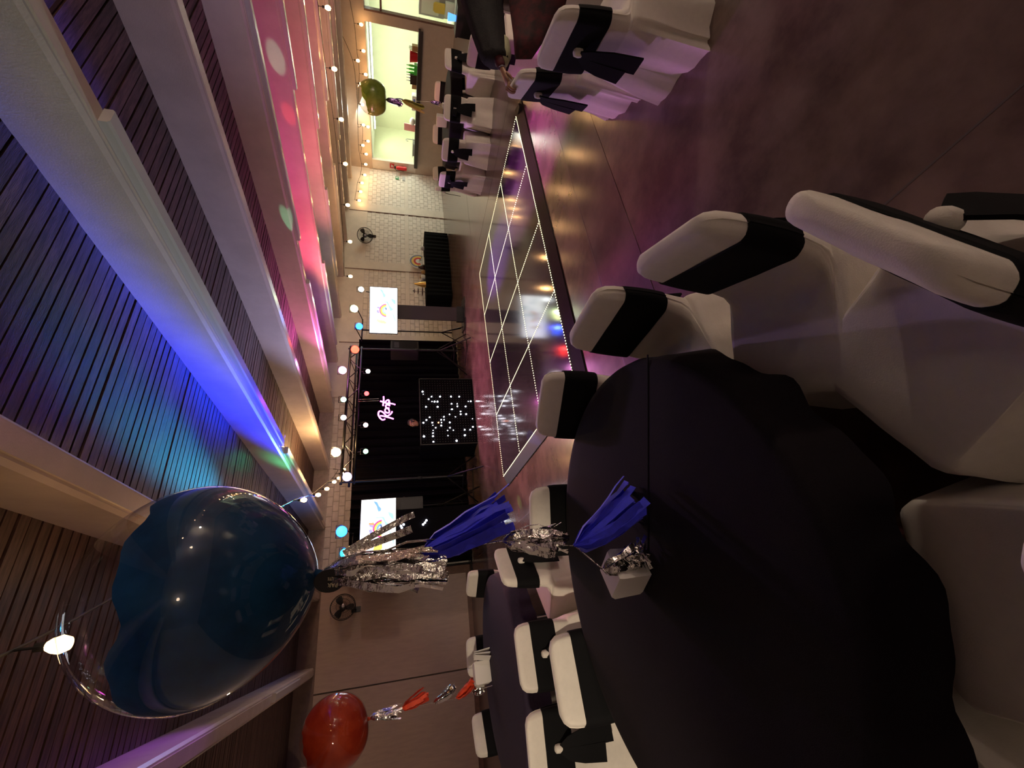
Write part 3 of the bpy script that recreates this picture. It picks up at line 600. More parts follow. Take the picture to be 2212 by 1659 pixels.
sto = thing('stool', 'black stool under the person at the booth', 'stool', (4.28, 9.88, 0))
part('seat', MB().lathe([(.15, .53), (.17, .55), (.17, .565)], 20), MT['bplastic'], sto)
for a in range(4): part('leg', MB().cyl((.12*math.cos(a*PI/2+.8), .12*math.sin(a*PI/2+.8), .54), (.2*math.cos(a*PI/2+.8), .2*math.sin(a*PI/2+.8), 0), .014, 8), MT['bmetal'], sto)
# speakers
def speaker(label, p, rz, led=True):
    t = thing('loudspeaker', label, 'speaker', p, rz)
    part('cabinet', MB().loft([[V((x*wx, y, z)) for x, y in ((-1, .16), (-.75, -.17), (.75, -.17), (1, .16))] for z, wx in ((0, .2), (.02, .21), (.68, .21), (.70, .2))]), MT['bplastic'], t)
    part('grille', MB().box((0, -.178, .35), (.28, .012, .62)), MT['bmetal'], t); part('horn', MB().box((0, -.187, .55), (.2, .01, .12)), MT['bplastic'], t)
    part('handle', MB().box((.2, 0, .4), (.03, .12, .04)), MT['bplastic'], t)
    if led: part('power_led', MB().ball((.10, -.19, .62), .012, 8, 6), MT['star'], t)
    return t
def tripod(label, p, h, spread=.55):
    t = thing('speaker_stand', label, 'stand', p)
    part('pole', MB().tube([(0, 0, .2), (0, 0, .95), (0, 0, .96), (0, 0, h)], [.022, .022, .018, .018], 12), MT['bmetal'], t, 40); part('collar', MB().lathe([(.03, .8), (.034, .84), (.03, .9)], 12), MT['bmetal'], t)
    for a in (.9, 3.0, 5.1):
        e = V((spread*math.cos(a), spread*math.sin(a), .015)); part('leg', MB().cyl((0, 0, .78), e, .014, 8), MT['bmetal'], t); part('brace', MB().cyl((0, 0, .32), V((0, 0, .78)).lerp(e, .5), .008, 6), MT['bmetal'], t)
    return t
tripod('black tripod under the right speaker beside the truss leg', (6.30, 9.62, 0), 1.23); speaker('black speaker on a tripod right of the truss', (6.30, 9.62, 1.23), .15, False)
tripod('black tripod under the speaker right of the left screen', (2.28, 9.75, 0), 1.22); speaker('black speaker behind the right edge of the left screen', (2.28, 9.75, 1.22), .1)
# ================================================================ screens
def rainbow(mb, cx, cz, r0, r1, a0, a1, mi, y=-.0018, n=18):
    mb.cur = mi
    mb.add([V((cx+r*math.cos(a0+(a1-a0)*k/n), y, cz+r*math.sin(a0+(a1-a0)*k/n))) for k in range(n+1) for r in (r0, r1)], [(2*k, 2*k+2, 2*k+3, 2*k+1) for k in range(n)])
def poly(mb, pts, mi, y=-.0012):
    mb.cur = mi; mb.add([V((x, y, z)) for x, z in pts], [tuple(range(len(pts)))])
def screen(label, p, rz, vivid):
    t = thing('television', label, 'television', p, rz); W_, H_ = 1.2, .675
    part('bezel', MB().box((0, .03, 0), (W_+.03, .05, H_+.03)), MT['bplastic'], t)
    part('back_box', MB().box((0, .075, -.05), (.5, .05, .4)), MT['bplastic'], t)
    sc_ = part('screen', MB().box((0, .003, 0), (W_, .004, H_)), SC['white'], t)
    mb = MB(); mats = [SC[k] for k in ('cyan', 'mag', 'yel', 'blue', 'vio', 'org', 'grn', 'tan', 'grey', 'navy', 'white', 'red')]
    def q(x, y): return ((1400-x)/1170*W_-W_/2, H_/2-(y-222)/695*H_)          # (pixels along the picture width counted from its left edge, depth from its top)
    c = 0 if not vivid else 3
    A = lambda pts, mi, y=-.0012: poly(mb, [q(b, a) for a, b in pts], mi, y)
    A([(455, 262), (540, 290), (575, 370), (625, 425), (610, 480), (560, 485), (530, 380)], c)
    A([(670, 395), (705, 430), (700, 460), (680, 440)], 8); A([(760, 495), (870, 545), (880, 660), (830, 640), (770, 560)], 0)
    A([(505, 595), (680, 590), (720, 690), (830, 790), (740, 840), (690, 700), (640, 615), (510, 610)], 0); A([(780, 830), (840, 960), (880, 1060), (880, 1190), (850, 1060), (790, 900)], 0)
    x0, z0 = q(820, 640); k = W_/1170
    A([(380, 690), (480, 690), (500, 740), (430, 770), (385, 730)], 5 if vivid else 8, -.0014); A([(390, 730), (470, 740), (470, 790), (400, 770)], 4, -.0016); A([(380, 830), (440, 810), (475, 900), (410, 900)], 4, -.0014)
    if vivid: A([(390, 900), (470, 900), (490, 960), (400, 960)], 6, -.0014); A([(560, 985), (640, 1010), (660, 1190), (520, 1290), (480, 1200)], 2, -.0013)
    else: A([(400, 1040), (470, 1070), (580, 1080), (660, 1140), (600, 1165), (480, 1150), (390, 1105)], 7, -.0014)
    for r0, r1, mi in ((150, 172, 1), (138, 150, 5 if not vivid else 11), (100, 138, 2), (60, 100, 3 if vivid else 0), (40, 60, 10), (28, 40, 9 if vivid else 3)):
        rainbow(mb, x0, z0, r0*k, r1*k, .0, PI, mi)
    A([(600, 770), (640, 745), (650, 800), (612, 812), (630, 785)], 9, -.002)
    part('picture', mb, mats, sc_)
    return t
tvr = -PH*.8
scr1 = screen('right screen on a totem showing a rainbow over white clouds', (7.20, 9.14, 2.105), tvr, False)
tt = thing('screen_totem', 'dark flat totem stand carrying the right screen', 'stand', (7.28, 9.28, 0), tvr)
part('column', MB().box((0, .02, .98), (.37, .06, 1.56)), mat('totem_grey', (.030, .022, .028), .5), tt); part('base_plate', MB().box((0, .05, .012), (.9, .55, .024)), MT['bmetal'], tt); part('mount', MB().box((0, .0, 1.95), (.2, .03, .4)), MT['bmetal'], tt); part('column_foot', MB().box((0, .03, .11), (.42, .12, .18)), MT['bmetal'], tt)
scr2 = screen('left screen beside the backdrop with a vivid rainbow picture', (1.76, 9.2, 2.13), 0.06, True)
# cables on the stage floor
for i, pts in enumerate((((6.6, 9.4), (6.9, 9.0), (7.2, 9.25), (7.5, 9.0)), ((5.9, 9.7), (6.3, 9.2), (6.8, 9.6), (7.3, 9.3)), ((2.9, 9.3), (3.1, 9.8), (2.5, 10.1), (2.2, 9.7)))):
    tag(part('power_cable', MB().tube(smooth_path([(a, b, .012) for a, b in pts], 8), .009, 6), MT['socket'], None, True), ('black cable looping by the right screen stand', 'black cable trailing from the truss leg to the right screen', 'black cable coiled behind the left truss leg')[i], 'cable')
# ================================================================ skirted gift table
sk = thing('skirted_table', 'long table with a shiny black pleated skirt against the wall', 'table', (10.78, 11.28, 0))
part('table_top', MB().box((0, 0, .82), (2.9, .62, .03)), MT['black'], sk)
N = 160; loop = []
pp = [(-1.46, -.32), (1.46, -.32), (1.46, .33), (-1.46, .33)]
pts = []
for a in range(4):
    A_, B_ = V((*pp[a], 0)), V((*pp[(a+1) % 4], 0)); n = int((B_-A_).length/.03)
    nn = (B_-A_).normalized(); nrm = V((nn.y, -nn.x, 0))
    pts += [(A_.lerp(B_, k/n), nrm, k) for k in range(n)]
rings = [[p+nr*(amp*math.sin(k*1.1)+amp*.5*math.sin(k*.37))+V((0, 0, z)) for p, nr, k in pts] for z, amp in ((.012, .018), (.4, .014), (.78, .006), (.842, .0))]
part('pleated_skirt', MB().loft(rings, (0, 1)), mat('black_satin', (.004, .004, .005), .8, spec=.06), sk, 50)
def gift(dx, dy): return (10.78+dx, 11.28+dy, .842)
rb = thing('rainbow_sign', 'round rainbow sign propped at the back of the black skirted table', 'sign', (11.30, 11.50, .842))
for r0, r1, m in ((.0, .10, MT['white']), (.10, .17, MT['red']), (.17, .24, MT['yellow']), (.24, .30, mat('grey_blue', (.16, .18, .26), .5)), (.30, .32, MT['white'])):
    n = 28; a0, a1 = -.5, PI+.5
    v = [V((r*math.cos(a0+(a1-a0)*k/n), y, .20+r*math.sin(a0+(a1-a0)*k/n))) for k in range(n+1) for r in (max(r0, .001), r1) for y in (-.02, .02)]
    f = []
    for k in range(n):
        b = 4*k; f += [(b, b+4, b+6, b+2), (b+1, b+3, b+7, b+5), (b+2, b+6, b+7, b+3), (b, b+1, b+5, b+4)]
    part('rainbow_band', MB().add(v, f), m, rb)
part('stand_foot', MB().box((0, 0, .03), (.34, .12, .06)), MT['white'], rb)
tn = thing('cake_stand', 'thin three tier dark cake stand on the left of the skirted table', 'stand', (9.72, 11.25, .842))
part('stem', MB().cyl((0, 0, 0), (0, 0, .40), .008), MT['gmetal'], tn)
for z, r in ((.10, .15), (.24, .11), (.36, .075)): part('tier_plate', MB().lathe([(r*.5, z), (r, z+.02), (r, z+.028), (r*.4, z+.012)], 20), mat('wine_plate', (.10, .02, .025), .4), tn)
part('finial', MB().ball((0, 0, .41), .02), MT['dark'], tn)
for i, (dx, lab) in enumerate(((-.80, 'gold card cone leaning on the skirted table'), )):
    c = thing('card_cone', lab, 'cone', (9.98, 11.2, .842)); part('cone', MB().lathe([(.10, 0), (.09, .12), (.03, .34), (.004, .40)], 16), MT['gold'], c, 40); part('spike', MB().cyl((.03, 0, .26), (.06, 0, .42), .012, 8, .004), MT['gold'], c)
for x, h, m, lab in ((10.4, .16, 'glass', 'clear jar near the middle of the skirted table'), (10.62, .11, 'wood', 'low brown dish between the jars on the skirted table'), (10.85, .2, 'dark', 'dark bottle beside the rainbow sign'), (10.22, .12, 'gmetal', 'small silver tin beside the gold cone'), (11.75, .10, 'greyp', 'small grey pot right of the rainbow sign')):
    t = thing(lab.split(' ')[-1] if False else {'glass': 'jar', 'wood': 'dish', 'dark': 'bottle', 'gmetal': 'tin', 'greyp': 'pot'}[m], lab, {'glass': 'jar', 'wood': 'dish', 'dark': 'bottle', 'gmetal': 'tin', 'greyp': 'pot'}[m], (x, 11.3, .842))
    part('body', MB().lathe([(.06, 0), (.075, .02), (.075, h*.7), (.045, h*.9), (.045, h)], 16), MT[m], t, 40); part('lid', MB().lathe([(.05, h), (.05, h+.02)], 16), MT['gold' if m == 'glass' else m], t)
# ================================================================ dance floor
X0, X1, Y0, Y1, PZ = 1.95, 6.36, 3.40, 6.70, .07
df = thing('dance_floor', 'low mirror black dance floor with dotted light lines', 'floor', ((X0+X1)/2, (Y0+Y1)/2, 0))
ox, oy = (X0+X1)/2, (Y0+Y1)/2
nx, ny = 4, 3; dx, dy = (X1-X0)/nx, (Y1-Y0)/ny
for i in range(nx):
    for j in range(ny): part('mirror_panel', MB().b2((X0+i*dx+.006-ox, Y0+j*dy+.006-oy, .01), (X0+(i+1)*dx-.006-ox, Y0+(j+1)*dy-.006-oy, PZ)), MT['dance'], df)
for a, b in (((X0-.16, Y0-.16), (X1+.16, Y0)), ((X0-.16, Y1), (X1+.16, Y1+.06)), ((X0-.16, Y0), (X0, Y1)), ((X1, Y0), (X1+.06, Y1))):
    x0, y0, x1, y1 = a[0]-ox, a[1]-oy, b[0]-ox, b[1]-oy
    zz = lambda x, y: PZ if (X0-ox-.001 <= x <= X1-ox+.001 and Y0-oy-.001 <= y <= Y1-oy+.001) else .012
    tp = [V((x, y, zz(x, y)+.001)) for x, y in ((x0, y0), (x1, y0), (x1, y1), (x0, y1))]; bt_ = [V((p.x, p.y, 0)) for p in tp]
    if b[1] == Y0: tp = [V((x0, y0, .012)), V((x1, y0, .012)), V((x1, y1, PZ)), V((x0, y1, PZ))]
    part('edge_ramp', MB().add(bt_+tp, [(3,2,1,0),(4,5,6,7),(0,1,5,4),(1,2,6,5),(2,3,7,6),(3,0,4,7)]), MT['edge'], df)
for x in (X0-.12, X1+.03): part('corner_block', MB().box((x-ox, Y0-.10-oy, .03), (.1, .1, .06)), MT['edge'], df)
dots = MB(); sp = .036
def oct_(x, y):
    r = .0065; dots.add([(x-r, y-r, PZ), (x+r, y-r, PZ), (x+r, y+r, PZ), (x-r, y+r, PZ), (x, y, PZ+.006)], [(0,1,4),(1,2,4),(2,3,4),(3,0,4)])
for i in range(nx+1):
    for k in range(int((Y1-Y0)/sp)+1): oct_(X0+i*dx-ox, Y0+k*sp-oy)
for j in range(ny+1):
    for k in range(int((X1-X0)/sp)+1): oct_(X0+k*sp-ox, Y0+j*dy-oy)
part('light_line', dots, MT['led'], df, kind='stuff')
# ================================================================ festoon strings
def festoon(label, bulbs, drop, wr_=.007, br_=.033, start=None, end=None, energy=5):
    t = thing('festoon_lights', label, 'string lights', (0, 0, 0)); b0 = V(bulbs[0]); t.location = b0
    pts = [V(b)+V((0, 0, drop))-b0 for b in bulbs]
    if start: pts = [V(start)-b0]+pts
    if end: pts = pts+[V(end)-b0]
    part('cable', MB().tube(smooth_path(pts, 4), wr_, 6), MT['socket'], t, True)
    for b in bulbs:
        q = V(b)-b0
        part('drop_wire', MB().cyl(q+V((0, 0, .05)), q+V((0, 0, drop)), wr_*.8, 6), MT['socket'], t)
        bb = part('bulb', MB().lathe([(.004, -br_*1.25), (br_*.7, -br_), (br_, -br_*.2), (br_*.8, br_*.6), (br_*.45, br_*1.2)], 14, q), MT['bulb'], t, True)
        part('bulb_holder', MB().cyl(q+V((0, 0, br_*1.1)), q+V((0, 0, br_*2.2)), br_*.5, 10), MT['socket'], bb)
        if energy: point(V(b)+V((0, 0, -br_-.045)), WARM, energy, .035)
    return t
sA = [onz(x, y, 3.05) for x, y in ((708, 17), (722, 149), (737, 258), (746, 354), (751, 443), (756, 522), (757, 597))]
festoon('string of warm bulbs along the beam towards the right screen', sA, .17, energy=9, start=(10.5, 2.9, 3.2), br_=.045)
sB = [onx(x, y, 16.15) for x, y in ((780, 53), (785, 110), (790, 161), (785, 270), (795, 274), (795, 305), (791, 333))]
festoon('upper string of warm bulbs along the bar wall', sB, .20, energy=2, start=(16.2, 5.6, 3.2), br_=.045)
sC = [onx(x, y, 15.7) for x, y in ((773, 131), (780, 181), (783, 226), (784, 314), (790, 355))]+[ony(x, y, 11.5) for x, y in ((788, 378), (782, 395), (779, 414), (776, 433))]
festoon('second string of warm bulbs turning onto the white block wall', sC, .16, energy=1.4, br_=.045, start=(15.7, 6.9, zb(6.9)+.005))
sD = [onz(x, y, 3.0) for x, y in ((743, 1014), (739, 1023), (732, 1033), (722, 1041), (706, 1056), (687, 1069), (656, 1080))]+[V((.55, 3.4, 3.0)), V((.10, 2.25, 3.0))]
festoon('string of warm bulbs from the left truss corner over the blue balloon', sD, .14, energy=2.3, start=(3.5, 10.6, 3.25), end=(-.3, .9, 3.2))
# ================================================================ tables
def wave(a, k, ph): return math.sin(a*k+ph)
def round_table(name, loc, r, label, clabel, cm, seats=(), amp=.035, nf=17, lift0=.03):
    t = thing(name, label, 'table', loc)
    part('table_top', MB().lathe([(r-.02, .70), (r-.02, .735)], 48), MT['wood'], t)
    for s in (-1, 1): part('leg', MB().tube([(s*.45, -.35, .70), (s*.45, -.35, .02), (s*.45, .35, .02), (s*.45, .35, .70)], .016, 8), MT['gmetal'], t)
    n = 192; rings = []
    rings.append([V((.02*math.cos(2*PI*k/n), .02*math.sin(2*PI*k/n), .742)) for k in range(n)])
    for rr in (.3, .6, .85, .97): rings.append([V((r*rr*math.cos(2*PI*k/n), r*rr*math.sin(2*PI*k/n), .742)) for k in range(n)])
    def hem(a):
        v = lift0
        for s in seats:
            d = abs((a-s+PI) % (2*PI)-PI); q = max(0, min(1, (.37-d)/.10)); q = q*q*(3-2*q); v = max(v, lift0+(.515-lift0)*q)
        return v
    for u in (0, .05, .2, .45, .7, 1):
        ring = []
        for k in range(n):
            a = 2*PI*k/n; hz = hem(a); z = .738+(hz-.738)*u; lift = (hz-.03)/.485
            rad = r+.004+.02*min(1, u*8)+u*(amp*(wave(a, nf, .3)+.5*wave(a, nf*1.7, 1.1))*(1-.5*lift)+.05*(1-lift)+.012*lift)
            ring.append(V((rad*math.cos(a), rad*math.sin(a), z)))
        rings.append(ring)
    c = MB().loft(rings, (1, 0)); o = part('tablecloth', c, cm, None, 50); o.location = loc
    tag(o, clabel, 'tablecloth'); return t
T1 = V((.07, 1.77, 0)); T2 = V((-.55, 5.15, 0)); T3 = V((9.5, 5.4, 0))
# ================================================================ chairs
def cring(z, w, yf, yb, n=12, rc=.05, amp=0, ph=0):
    out = []; rc = min(rc, (yf-yb)*.48, w*.9)
    cs = [(w-rc, yf-rc, 0), (-w+rc, yf-rc, PI/2), (-w+rc, yb+rc, PI), (w-rc, yb+rc, 1.5*PI)]
    raw = []
    for i, (cx, cy, a0) in enumerate(cs):
        for k in range(n//2+1): a = a0+PI/2*k/(n//2); raw.append(V((cx+rc*math.cos(a), cy+rc*math.sin(a), 0)))
        nx_, ny_, na = cs[(i+1) % 4]; p0 = raw[-1]; p1 = V((nx_+rc*math.cos(na), ny_+rc*math.sin(na), 0))
        for k in range(1, 8): raw.append(p0.lerp(p1, k/8))
    ctr = V((0, (yf+yb)/2, 0)); m = len(raw)
    for i, p in enumerate(raw):
        d = (p-ctr).normalized(); f = amp*(math.sin(i*.71+ph)+.6*math.sin(i*1.63+ph*2)+.5*math.sin(i*.29+ph*3))
        out.append(V((p.x+d.x*f, p.y+d.y*f, z)))
    return out
PROF = [(0, .268, .262, -.300), (.12, .258, .256, -.288), (.30, .246, .250, -.268), (.43, .236, .245, -.252), (.462, .230, .237, -.248), (.476, .222, .212, -.246), (.480, .214, .10, -.246), (.484, .202, -.03, -.247), (.497, .203, -.10, -.248), (.53, .206, -.135, -.250), (.60, .212, -.160, -.256),
        (.70, .216, -.178, -.264), (.78, .217, -.188, -.270), (.84, .214, -.196, -.275), (.88, .206, -.202, -.278), (.905, .190, -.210, -.277), (.918, .160, -.222, -.272), (.922, .10, -.238, -.260)]
def prof(z):
    for a, b in zip(PROF, PROF[1:]):
        if a[0] <= z <= b[0]: q = (z-a[0])/(b[0]-a[0]); return tuple(a[i]+(b[i]-a[i])*q for i in range(1, 4))
COV, SAS, TAILS = [], [], []
for ph in (.3, 1.7, 3.1):
    COV.append(MB().loft([cring(z, w_, yf, yb, 12, .05, .024*max(0, (.46-z)/.46)+.002*(z < .9), ph+z*1.2) for z, w_, yf, yb in PROF], (0, 1)).mesh('chair_cover', MT['cover'], 55))
bz = (.575, .60, .66, .72, .755, .762)
def band(z, o):
    w_, yf, yb = prof(z); return cring(z, w_+o, yf+o, yb-o, 12, .05, .0015, 1)
SASH = MB().loft([band(.605, .001), band(.608, .008), band(.68, .010), band(.75, .009), band(.800, .007), band(.803, .001)], (0, 0)).mesh('sash', MT['black'], 55)
KNOT = MB().lathe([(.012, -.03), (.024, -.022), (.027, 0), (.024, .022), (.012, .03)], 14, (0, 0, 0)); KNOT.v = [(x, y*1.0-.285, z+.715) for x, y, z in KNOT.v]; KNOT = KNOT.mesh('sash_ring', MT['cover'], 40)
def tail(s, ln, wd):
    pts = [V((s*.01, -.300, .705)), V((s*.03, -.320, .65)), V((s*.045, -.328, .705-ln*.5)), V((s*.055, -.338, .705-ln))]
    return MB().strip(pts, [.03, .075, wd, wd*1.15], (1, 0, 0), .010).mesh('sash_tail', MT['black'], 40)
TL = [tail(-1, .30, .095), tail(1, .36, .11)]
def loop(s):
    return MB().strip([V((0, -.300, .715)), V((s*.06, -.317, .75)), V((s*.12, -.327, .75)), V((s*.12, -.332, .72)), V((s*.06, -.324, .705)), V((0, -.304, .710))], [.03, .05, .055, .055, .05, .03], (0, -.1, 1), .008).mesh('sash_loop', MT['black'], 40)
LP = [loop(-1), loop(1)]
cn = 0
def chair(top, face, label, bow=False, scale=1.0, group=None):
    global cn
    f = V((face[0]-top[0], face[1]-top[1], 0)).normalized(); o = V((top[0], top[1], 0))+f*.25*scale
    t = thing('banquet_chair', label, 'chair', (o.x, o.y, 0), math.atan2(-f.x, f.y), group)
    t.scale = (scale, scale, scale)
    obj('cover', COV[cn % 3], t); s = obj('sash', SASH, t, 'black sash'); obj('sash_ring', KNOT, s); cn += 1
    for k in range(2): obj('sash_tail', TL[(k+cn) % 2 if False else k], s)
    if bow:
        for k in range(2): obj('sash_loop', LP[k], s)
    return t
K = .954
near_ch = [((.55, .392), 'white covered chair nearest the camera right of the black table, wide pale top edge'), ((1.02*K, .875*K), 'second white covered chair along the right of the black table'),
           ((1.22*K, 1.54*K), 'third white covered chair at the right of the black table, before the dance floor edge'), ((1.13*K, 2.32*K), 'white covered chair facing the camera across the black table below the dance floor corner'),
           ((.49, 2.74), 'white covered chair half hidden behind the silver and blue ribbon'), ((-.37, 2.71), 'white covered chair with broad black sash on the far left of the black table'),
           ((-.20, .46), 'white covered chair in the shadow at the bottom near the camera'), ((-.80, .93), 'white covered chair in the dark lower corner beside the black table'), ((-1.05, 2.36), 'white covered chair at the left border beside the black table')]
seats = []
TURN = {0: (-.39, .92), 1: (-.92, .40), 2: (-.99, -.02), 3: (-.78, -.62), 5: (.08, -.99)}      # how each chair stands at the table
for i, (p, lab) in enumerate(near_ch):
    f_ = TURN.get(i); chair(p, (p[0]+f_[0], p[1]+f_[1]) if f_ else (T1.x, T1.y), lab); seats.append(math.atan2(p[1]-T1.y, p[0]-T1.x))
round_table('round_table', T1, .885, 'large round table under the black cloth in the foreground', 'black cloth over the large round foreground table', MT['cloth'], seats, lift0=.47)
t2c = [((.36*K, 4.065*K), (-.6, 4.9), 'white covered chair with creased cover turned left, between the two round tables', False), ((-.325*K, 3.71*K), (-.42, 5.1), 'white covered chair seen from behind at the purple table, right one of the pair', False), ((-.86*K-.02, 3.70*K), (-.65, 5.1), 'white covered chair seen from behind at the left border of the photo', False),
       ((.36, 5.80), T2, 'white covered chair on the far right of the purple table', False), ((-.45, 6.26), T2, 'white covered chair on the far side of the purple table', False), ((-1.20, 6.10), T2, 'white covered chair on the far left of the purple table behind the orange ribbon', False)]
seats2 = []
for p, fc, lab, b in t2c:
    chair(p, (fc[0], fc[1]), lab, b); seats2.append(math.atan2(p[1]-T2.y, p[0]-T2.x))
round_table('round_table', T2, .92, 'round table under the dark purple cloth at the left', 'dark purple cloth over the round table at the left', MT['purple'], seats2)
t3c = [((9.02, 4.0), 'white covered chair at the bar side table with two hanging sash tails'), ((8.38, 4.52), 'white covered chair with a crossed black bow by the bar side table'), ((8.02, 5.12), 'pale pink lit chair with a hanging black sash by the bar side table'), ((8.02, 5.78), 'white covered chair at the left end of the bar side table')]
for i, (p, lab) in enumerate(t3c): chair(p, (T3.x, T3.y), lab, i in (1, 3))
for i, a in enumerate((.1, .75, 1.5, 2.2)): chair((T3.x+1.38*math.cos(a), T3.y+1.38*math.sin(a)), (T3.x, T3.y), ('far chair at the right of the bar side table', 'far chair behind the bar side table under the hatch', 'far chair behind the bar side table near the white box', 'far chair at the left behind the bar side table')[i])
round_table('round_table', T3, .90, 'round table by the bar under a black cloth', 'black cloth over the round table by the bar', MT['cloth'], [math.atan2(p[1]-T3.y, p[0]-T3.x) for p, _ in t3c]+[.1, .75, 1.5, 2.2])
chair((3.025*K, 1.14*K), (3.75, .62), 'white covered chair with a big black sash at the upper right corner', False, 1.0)
chair((3.62*K, 1.70*K), (4.15, .95), 'white covered chair held by a hand at its top', False)
chair((6.05, 2.55), (7.4, 2.2), 'pink lit white covered chair behind the reaching arm')
chair((4.62, 1.50), (4.40, .30), 'white covered chair under the person at the right')
# crease of the folded cloth
cr = MB(); a_, b_ = onz(1399, 766, .7425)-T1, onz(1399, 1190, .7425)-T1
cr.strip([a_, a_.lerp(b_, .5), b_], .007, (b_-a_).cross(V((0, 0, 1))), .004)
part('fold_crease', cr, MT['cloth'], bpy.data.objects['tablecloth'])
# ================================================================ balloons with ribbon tails
def tassel(top, ln, n, spread, lean, wd, seed, curl=.02, rough=.3):
    rnd = random.Random(seed); mb = MB(); top = V(top); lean = V(lean)
    for i in range(n):
        a = rnd.uniform(0, 2*PI); o = V((math.cos(a), math.sin(a), 0))*spread*rnd.uniform(.2, 1)*V((1, 1, 1)).length/1.73; L = ln*rnd.uniform(.75, 1.05); pts = []
        j = [V((rnd.uniform(-1, 1), rnd.uniform(-1, 1), 0))*curl for _ in range(7)]
        for k in range(7):
            u = k/6; q = u**.38
            pts.append(top+o*q+lean*(u**1.2)+V((0, 0, -L*u))+j[k]*min(1, u*2))
        mb.strip(pts, [wd*.35]+[wd*rnd.uniform(.8, 1.15) for _ in range(6)], (math.sin(a)+rnd.uniform(-.6, .6), -math.cos(a)+rnd.uniform(-.6, .6), .1), .0012)
    return mb
def balloon(label, c, r, knot, paint, edge, tassels, seed, end, tagtext=None, name='balloon', tilt=(0, 0)):
    c, knot, end = V(c), V(knot), V(end); t = thing(name, label, 'balloon', end)
    ax = (c-knot).normalized(); q = V((0, 0, 1)).rotation_difference(ax); L = (c-knot).length
    def surf(th, ph, k=1):          # th from top
        s = r*math.sin(th)*(1-.10*max(0, -math.cos(th))**2); z = r*math.cos(th)
        if z < 0: z = z*(1+(L-r)/r*(max(0, -math.cos(th))**6)) 
        return c+q @ V((s*k*math.cos(ph), s*k*math.sin(ph), z*k))-end
    n, m = 64, 40; mb = MB()
    mb.loft([[surf(max(.002, PI*i/m), 2*PI*k/n) for k in range(n)] for i in range(m+1)], (0, 0)); part('clear_film', mb, shell, t, True, label='clear balloon film')
    ed = lambda ph: edge+.05*math.sin(ph*3+seed)+.04*math.sin(ph*7+seed*2)+.03*math.sin(ph*13+seed)+tilt[0]*math.cos(ph-tilt[1])
    pb = MB(); pb.loft([[surf(ed(2*PI*k/n)+(PI-.002-ed(2*PI*k/n))*i/m, 2*PI*k/n, .985) for k in range(n)] for i in range(m+1)], (0, 0)); part('paint_layer', pb, paint, t, True, label='coloured paint inside the film')
    part('neck', MB().tube([knot-end+V((0, 0, .02)), knot-end-V((0, 0, .03)), knot-end-V((0, 0, .06))], [.025, .010, .018], 10), paint, t, True)
    tops = [knot]+[V(a[0]) for a in tassels]+[end]
    part('ribbon', MB().tube([p-end for p in tops], .004, 6), MT['foil'], t)
    for i, (tp, ln, nn, spread, lean, wd, m_, nm) in enumerate(tassels):
        part(nm, tassel(V(tp)-end, ln, nn, spread, lean, wd, seed*31+i,  curl=.012 if 'foil' in nm else .008), m_, t, 70)
    return t
def weight(label, p, s=.13, rz=.3, w_=1.0):
    t = thing('balloon_weight', label, 'weight', p, rz); h = s*1.05
    part('box', MB().loft([[V((x*s/2*k*w_, y*s/2*k, z)) for x, y in ((-1,-1),(1,-1),(1,1),(-1,1))] for z, k in ((0, .86), (h*.1, .94), (h*.9, 1), (h, .9))]), MT['card'], t, 40)
    return t
wp = onz(1398, 1228, .75)+V((0, .03, 0)); wp.z = .745
blu = [(ath(690, 1238, 1.8), .44, 46, .095, R_*-.02, .026, MT['foil'], 'foil_tassel'), (ath(905, 1195, 1.8), .35, 36, .11, R_*.13, .034, MT['bluepaper'], 'paper_tassel'),
       (ath(1085, 1168, 1.8), .27, 44, .075, R_*-.02, .022, MT['foil'], 'foil_tassel'), (ath(1240, 1178, 1.8), .29, 36, .12, R_*.13+V((.03, -.02, 0)), .034, MT['bluepaper'], 'paper_tassel'), (wp+V((-.01, -.01, .20))+R_*.03, .17, 20, .06, R_*.05, .022, MT['foil'], 'foil_tassel')]
b1 = balloon('large clear balloon with blue paint inside and a silver and blue ribbon tail', (.19, 1.79, 2.385), .343, (.20, 1.79, 2.03), MT['bluepaint'], 1.33, blu, 1.0, wp+V((.03, -.06, .0)), tilt=(.07, 1.2))
# loose silver strips blown across the left screen
ls = MB()
for a, b, wd in (((742, 1196), (878, 1118), .024), ((745, 1200), (872, 1150), .028)):
    p, q_ = ath(*a, 1.8)-b1.location, ath(*b, 1.8)-b1.location; ls.strip([p, p.lerp(q_, .5)+V((0, 0, .01)), q_, q_+V((.01, 0, -.03))], wd, F_.cross(q_-p), .0015)
part('loose_strip', ls, MT['foil'], b1)
kn = V((.20, 1.79, 2.03))-b1.location
tg = part('tag', MB().loft([[kn+R_*(-.012+.042*math.cos(a))-F_*(.035+d_)+V((0, 0, -.055+.052*math.sin(a))) for a in [2*PI*k/24 for k in range(24)]] for d_ in (0, .003)]), mat('black_card', (.012, .010, .010), .5), b1, label='black oval tag with pale lettering')
for body_, sz, off in (('PARTY', .020, .014), ('ALTERN', .014, -.008)):
    lt = obj('tag_lettering', text_mesh(body_, sz, mat('gold_ink', (.62, .55, .36), .5)), tg)
    yv = R_*1.0; xv = V((0, 0, 1)); zv = -F_       # reads upwards along the ribbon
    X3, Z3 = (V((0, 0, 1))-F_*F_.z).normalized(), -F_; Y3 = Z3.cross(X3)
    pos = kn+R_*(-.012)-F_*.039+V((0, 0, -.055))+Y3*off
    lt.matrix_local = M(((X3.x, Y3.x, Z3.x, pos.x), (X3.y, Y3.y, Z3.y, pos.y), (X3.z, Y3.z, Z3.z, pos.z), (0, 0, 0, 1)))
weight('white balloon weight box tied with foil on the black table', wp+V((.03, .02, 0))-R_*.035, .14, .5)
